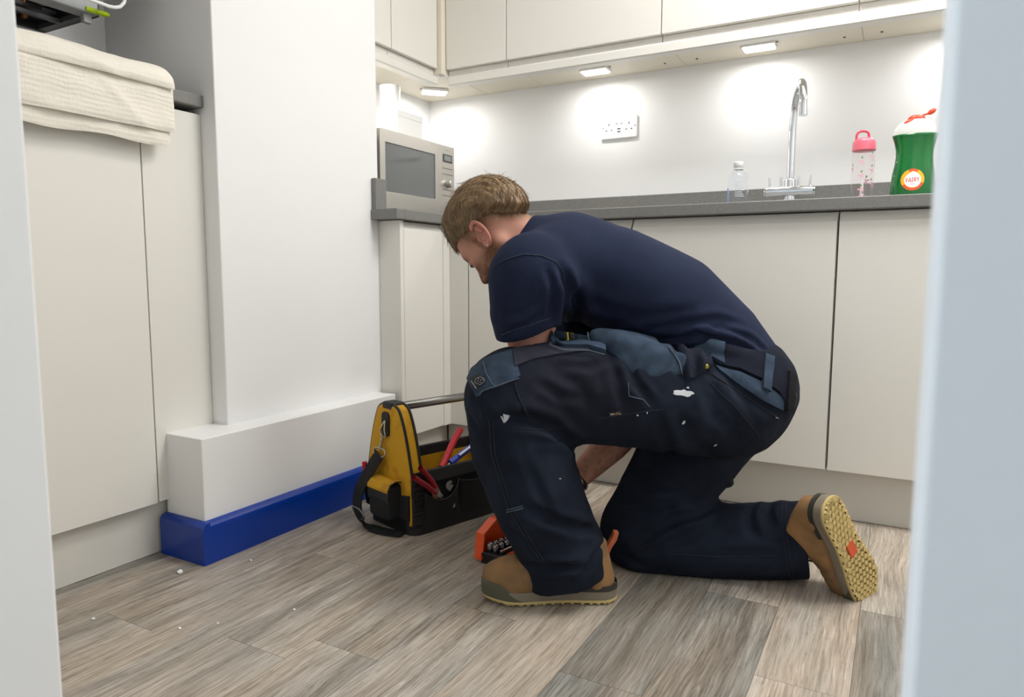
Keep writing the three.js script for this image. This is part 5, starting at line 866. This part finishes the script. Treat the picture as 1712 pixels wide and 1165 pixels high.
    const sg = new THREE.BufferGeometry(); sg.setAttribute('position', new THREE.Float32BufferAttribute(sp, 3)); sg.setAttribute('color', new THREE.Float32BufferAttribute(sc, 3)); sg.computeVertexNormals();
    hg.deleteAttribute('uv'); part('hair', [hg, sg], phys(0xffffff, 0.5, { vertexColors: true, sheen: 0.3, sheenColor: lin(0.4, 0.3, 0.18) }), who, 'short brown hair, long on top and faded at the sides');
    { const e = fromH(0.004, -0.045, 0.0855); part('earring', new THREE.SphereGeometry(0.0024, 12, 8).translate(...e), M.chrome, who); }
    for (const s of [1, -1]) { part('eyebrow', tube([fromH(0.089, 0.016, 0.012 * s), fromH(0.086, 0.02, 0.026 * s), fromH(0.075, 0.019, 0.044 * s)], 0.0032, 16, 6), mat(lin(0.07, 0.04, 0.022), 0.9), who, 'brown eyebrow'); part('eyelashes', tube([fromH(0.087, -0.003, 0.021 * s), fromH(0.0912, -0.002, 0.032 * s), fromH(0.085, -0.004, 0.043 * s)], 0.0016, 16, 6), mat(lin(0.04, 0.025, 0.016), 0.9), who); }
    for (const s of [1, -1]) { const e = fromH(0.0795, -0.001, 0.032 * s); const ey = part('eye', new THREE.SphereGeometry(0.0102, 16, 12).translate(...e), mat(rgb(205, 196, 190), 0.2), who); const i = fromH(0.0868, -0.0035, 0.0325 * s); part('iris', new THREE.SphereGeometry(0.0046, 14, 10).translate(...i), mat(rgb(60, 70, 78), 0.15), ey); const lid = new THREE.SphereGeometry(0.0112, 18, 10, 0, Math.PI * 2, 0, 1.5); lid.applyQuaternion(new THREE.Quaternion().setFromUnitVectors(V(0, 1, 0), HF.clone().multiplyScalar(0.55).addScaledVector(HU, 0.83).normalize())); lid.translate(...e); part('eyelid', lid, mat(lin(0.45, 0.22, 0.16), 0.65, { side: THREE.DoubleSide }), ey); }
  }
  { // watch on the reaching wrist
    const a = V(...elR), b = V(...wrR), d = b.clone().sub(a).normalize(), c = b.clone().addScaledVector(d, -0.012), q = new THREE.Quaternion().setFromUnitVectors(V(0, 0, 1), d);
    const w = part('watch_strap', new THREE.TorusGeometry(0.032, 0.0055, 8, 40).scale(1, 1, 1.7).applyQuaternion(q).translate(c.x, c.y, c.z), mat(rgb(120, 118, 112), 0.3, { metalness: 0.9 }), who, 'metal watch strap');
    part('watch_case', rod(V(0, 0.034, 0).applyQuaternion(q).add(c), V(0, 0.043, 0).applyQuaternion(q).add(c), 0.018, 0.016, 24), M.zinc, w);
  }
  // boots
  const leatherTex = tex(256, 256, (u, v) => 0.5 + 0.3 * tnoise(u, v, 50, 50) + 0.2 * tnoise(u, v, 20, 20, 4), false, 8, 8);
  const leather = mat(0xffffff, 0.85, { vertexColors: true, bumpMap: leatherTex, bumpScale: 0.0006 });
  const solePts = [[0.148, -0.006], [0.143, 0.02], [0.125, 0.041], [0.09, 0.052], [0.05, 0.0515], [0.01, 0.044], [-0.04, 0.037], [-0.09, 0.0385], [-0.125, 0.036], [-0.143, 0.022], [-0.149, 0], [-0.143, -0.022], [-0.125, -0.036], [-0.09, -0.0385], [-0.04, -0.037], [0.01, -0.041], [0.05, -0.047], [0.09, -0.048], [0.122, -0.04], [0.141, -0.026]];
  const soleCurve = new THREE.CatmullRomCurve3(solePts.map(p => V(p[0], p[1], 0)), true).getPoints(90).map(p => [p.x, p.y]);
  const inSole = (x, z, m) => { let c = false; const P = soleCurve; for (let i = 0, j = P.length - 1; i < P.length; j = i++) if ((P[i][1] > z) !== (P[j][1] > z) && x < (P[j][0] - P[i][0]) * (z - P[i][1]) / (P[j][1] - P[i][1]) + P[i][0]) c = !c; if (!c) return false; for (const p of P) if (Math.hypot(p[0] - x, p[1] - z) < m) return false; return true; };
  const toe = x => 0.008 * sstep(0.07, 0.15, x) ; // toe spring
  const spring = g => { const p = g.attributes.position; for (let i = 0; i < p.count; i++) p.setY(i, p.getY(i) + toe(p.getX(i)) * 1.2); g.computeVertexNormals(); return g; };
  function boot(mtx, name, flip, top = 0.135) {
    const b = new THREE.Group(); b.name = name; who.add(b); b.applyMatrix4(mtx);
    const flat = (y0, y1, s, bev) => { const g = extrude(soleCurve.map(p => [p[0] * s, -p[1] * s * flip]), y1 - y0 - 2 * bev, bev); g.rotateX(-Math.PI / 2); g.translate(0, y0 + bev, 0); return spring(g.index ? g.toNonIndexed() : g); };
    const up = surfNet((x, y, z) => {
      z *= flip; const yy = y - toe(x);
      let d = ell(x, yy, z, [0.082, 0.045, 0.002], [0.066, 0.04, 0.047]); d = smin(d, cone(x, yy, z, [0.06, 0.05, 0.002], [-0.03, 0.082, 0], 0.043, 0.045, 1.02), 0.03);
      d = smin(d, cone(x, yy, z, [-0.1, 0.045, 0], [-0.085, 0.12, 0], 0.043, 0.04, 1.08), 0.03); d = smin(d, cone(x, yy, z, [-0.03, 0.07, 0], [-0.06, 0.13, 0], 0.046, 0.044, 1.05), 0.03);
      d = smax(d, flip > 0 ? y - top : y - Math.min(top + 0.6 * (x + 0.15), 0.125), 0.008); d = smax(d, 0.022 - yy, 0.004);
      d += 0.0016 * fbm(x * 40, y * 40, z * 40, 2) + 0.003 * Math.exp(-Math.pow((x - 0.035 - 0.4 * (y - 0.06)) / 0.006, 2)) * sstep(0.03, 0.06, y) + 0.002 * Math.exp(-Math.pow((x - 0.055 - 0.4 * (y - 0.06)) / 0.005, 2)) * sstep(0.03, 0.06, y);
      return d;
    }, [-0.17, 0.012, -0.075], [0.17, 0.16, 0.075], 0.004, (x, y, z) => { const n = fbm(x * 22, y * 22, z * 22, 3); return mix3([0.34, 0.18, 0.068], [0.19, 0.11, 0.048], clamp(0.5 + 1.3 * n)); });
    const uP = part('upper', up, leather, b, 'tan suede upper');
    part('midsole', flat(0.010, 0.031, 1.0, 0.003), mat(rgb(126, 116, 100), 0.8), b, 'grey-brown midsole');
    const rub = mat(rgb(74, 72, 62), 0.8);
    part('toe_guard', (() => { const g = []; const pts = soleCurve.filter(p => p[0] > 0.055).sort((a, c) => Math.atan2(a[1], a[0] - 0.03) - Math.atan2(c[1], c[0] - 0.03)); const P = [], ix = []; pts.forEach((p, i) => { const h = lerp(0.0135, 0.043, sstep(0.058, 0.115, p[0])); for (const [y, s] of [[0.012, 1.012], [lerp(0.012, h, 0.75), 1.012], [h, 0.99], [h, 0.95]]) P.push(p[0] * s, y + toe(p[0]), p[1] * s * flip); if (i) for (let k = 0; k < 3; k++) { const a = (i - 1) * 4 + k; ix.push(a, a + 1, a + 5, a, a + 5, a + 4); } }); const q = new THREE.BufferGeometry(); q.setAttribute('position', new THREE.Float32BufferAttribute(P, 3)); q.setIndex(ix); q.computeVertexNormals(); return q; })(), mat(rgb(84, 82, 66), 0.85, { side: THREE.DoubleSide }), b, 'dark rubber toe guard');
    part('heel_band', (() => { const P = [], ix = []; const pts = soleCurve.filter(p => p[0] < -0.055).sort((a, c) => Math.atan2(a[1], a[0] + 0.06) < 0 ? 0 : 0); const q2 = pts.slice().sort((a, c) => { const f = p => { let t = Math.atan2(p[1], -(p[0] + 0.055)); return t; }; return f(a) - f(c); }); q2.forEach((p, i) => { for (const [y, s] of [[0.03, 1.005], [0.042, 0.998]]) P.push(p[0] * s, y, p[1] * s * flip); if (i) { const a = (i - 1) * 2; ix.push(a, a + 1, a + 3, a, a + 3, a + 2); } }); const q = new THREE.BufferGeometry(); q.setAttribute('position', new THREE.Float32BufferAttribute(P, 3)); q.setIndex(ix); q.computeVertexNormals(); return q; })(), mat(rgb(48, 46, 42), 0.7, { side: THREE.DoubleSide }), b);
    const cream = mat(rgb(196, 174, 116), 0.75), os = part('outsole', flat(0.005, 0.011, 1.004, 0.0015), cream, b, 'cream treaded outsole');
    const lugs = []; let row = 0;
    for (let x = -0.14; x < 0.142; x += 0.0135, row++) for (let z = -0.048; z < 0.05; z += 0.0135) {
      const X = x, Z = z + (row % 2) * 0.0067; if (!inSole(X, Z, 0.0068)) continue; if (Math.abs(X + 0.012) < 0.018 && Math.abs(Z) < 0.013) continue;
      const g = new THREE.BoxGeometry(0.0088, 0.0045, 0.0098).rotateY(((row + Math.round(z * 70)) % 2 ? 0.6 : -0.6) * flip); g.translate(X, 0.0038 + toe(X) * 1.2, Z * flip); lugs.push(g);
    }
    const edge = []; for (let i = 0; i < soleCurve.length; i += 2) { const p = soleCurve[i], q = soleCurve[(i + 1) % soleCurve.length]; const g = new THREE.BoxGeometry(0.0066, 0.0045, 0.0075).rotateY(Math.atan2(-(q[1] - p[1]), q[0] - p[0])); g.translate(p[0] * 0.945, 0.0038, p[1] * 0.86); const pp = g.attributes.position; for (let k = 0; k < pp.count; k++) { pp.setZ(k, pp.getZ(k) * flip); pp.setY(k, pp.getY(k) + toe(pp.getX(k)) * 1.2); } if (flip < 0) g.index.array.reverse(); edge.push(g); }
    const lg = part('tread_lugs', [...lugs, ...edge], cream, os); lg.userData.kind = 'stuff';
    part('sole_mark', bx(-0.029, 0.005, 0.0006, 0.0055, -0.0125, 0.0125, 0.001), mat(rgb(206, 84, 44), 0.6), os, 'orange-red mark');
    const lc = mat(rgb(96, 66, 34), 0.9);
    for (let k = 0; k < 4; k++) { const x = 0.05 - k * 0.02, y = 0.094 + k * 0.011; part('lace', tube([[x, y - 0.012, -0.03], [x - 0.004, y + 0.002, -0.012], [x - 0.004, y + 0.002, 0.012], [x, y - 0.012, 0.03]], 0.0022, 16, 6), lc, uP); }
    part('tongue', bx(-0.02, 0.0, 0.1, 0.15, -0.022, 0.022, 0.006, 3).rotateZ(0.5).translate(0.075, 0.0, 0), leather.clone(), uP).material.vertexColors = false; b.children[0].children[b.children[0].children.length - 1].material.color = lin(0.24, 0.13, 0.05);
    if (flip > 0) part('pull_tab', boxUV(extrude([[-0.128, 0.098], [-0.134, 0.115], [-0.146, 0.135], [-0.15, 0.15], [-0.14, 0.152], [-0.136, 0.14], [-0.124, 0.118], [-0.118, 0.1]], 0.018, 0.001).translate(0, 0, -0.009)), mat(rgb(176, 92, 56), 0.8), uP, 'rust-coloured pull tab');
    if (flip < 0) part('loose_lace', tube([[0.03, 0.1, -0.03], [0.01, 0.13, -0.04], [0.03, 0.15, -0.045], [0.075, 0.16, -0.05]], 0.0022, 20, 6), lc, uP);
    return b;
  }
  { // planted boot: toe to the front, sole flat
    const c = J(918, 1000, 1.548), m = new THREE.Matrix4().makeBasis(V(-1, 0, 0), V(0, 1, 0), V(0, 0, -1)); m.setPosition(c[0], 0.0006, c[2]); boot(m, 'boot', 1);
    // raised boot: standing on its toe, sole turned back
    const a = V(0.5, -0.855, -0.2).normalize(), n = V(0.55, 0.05, 0.83).normalize(); n.addScaledVector(a, -n.dot(a)).normalize(); const y = n.clone().negate(), z = a.clone().cross(y);
    const tip = V(...J(1468, 1006, 1.56)), o = tip.clone().addScaledVector(a, -0.147); const m2 = new THREE.Matrix4().makeBasis(a, y, z); m2.setPosition(o.x, o.y, o.z);
    const bt = boot(m2, 'boot', -1, 0.072);
  }
}
scene.traverse(o => { if (o.isMesh) { o.castShadow = o.receiveShadow = true; } });
renderer.render(scene, camera);
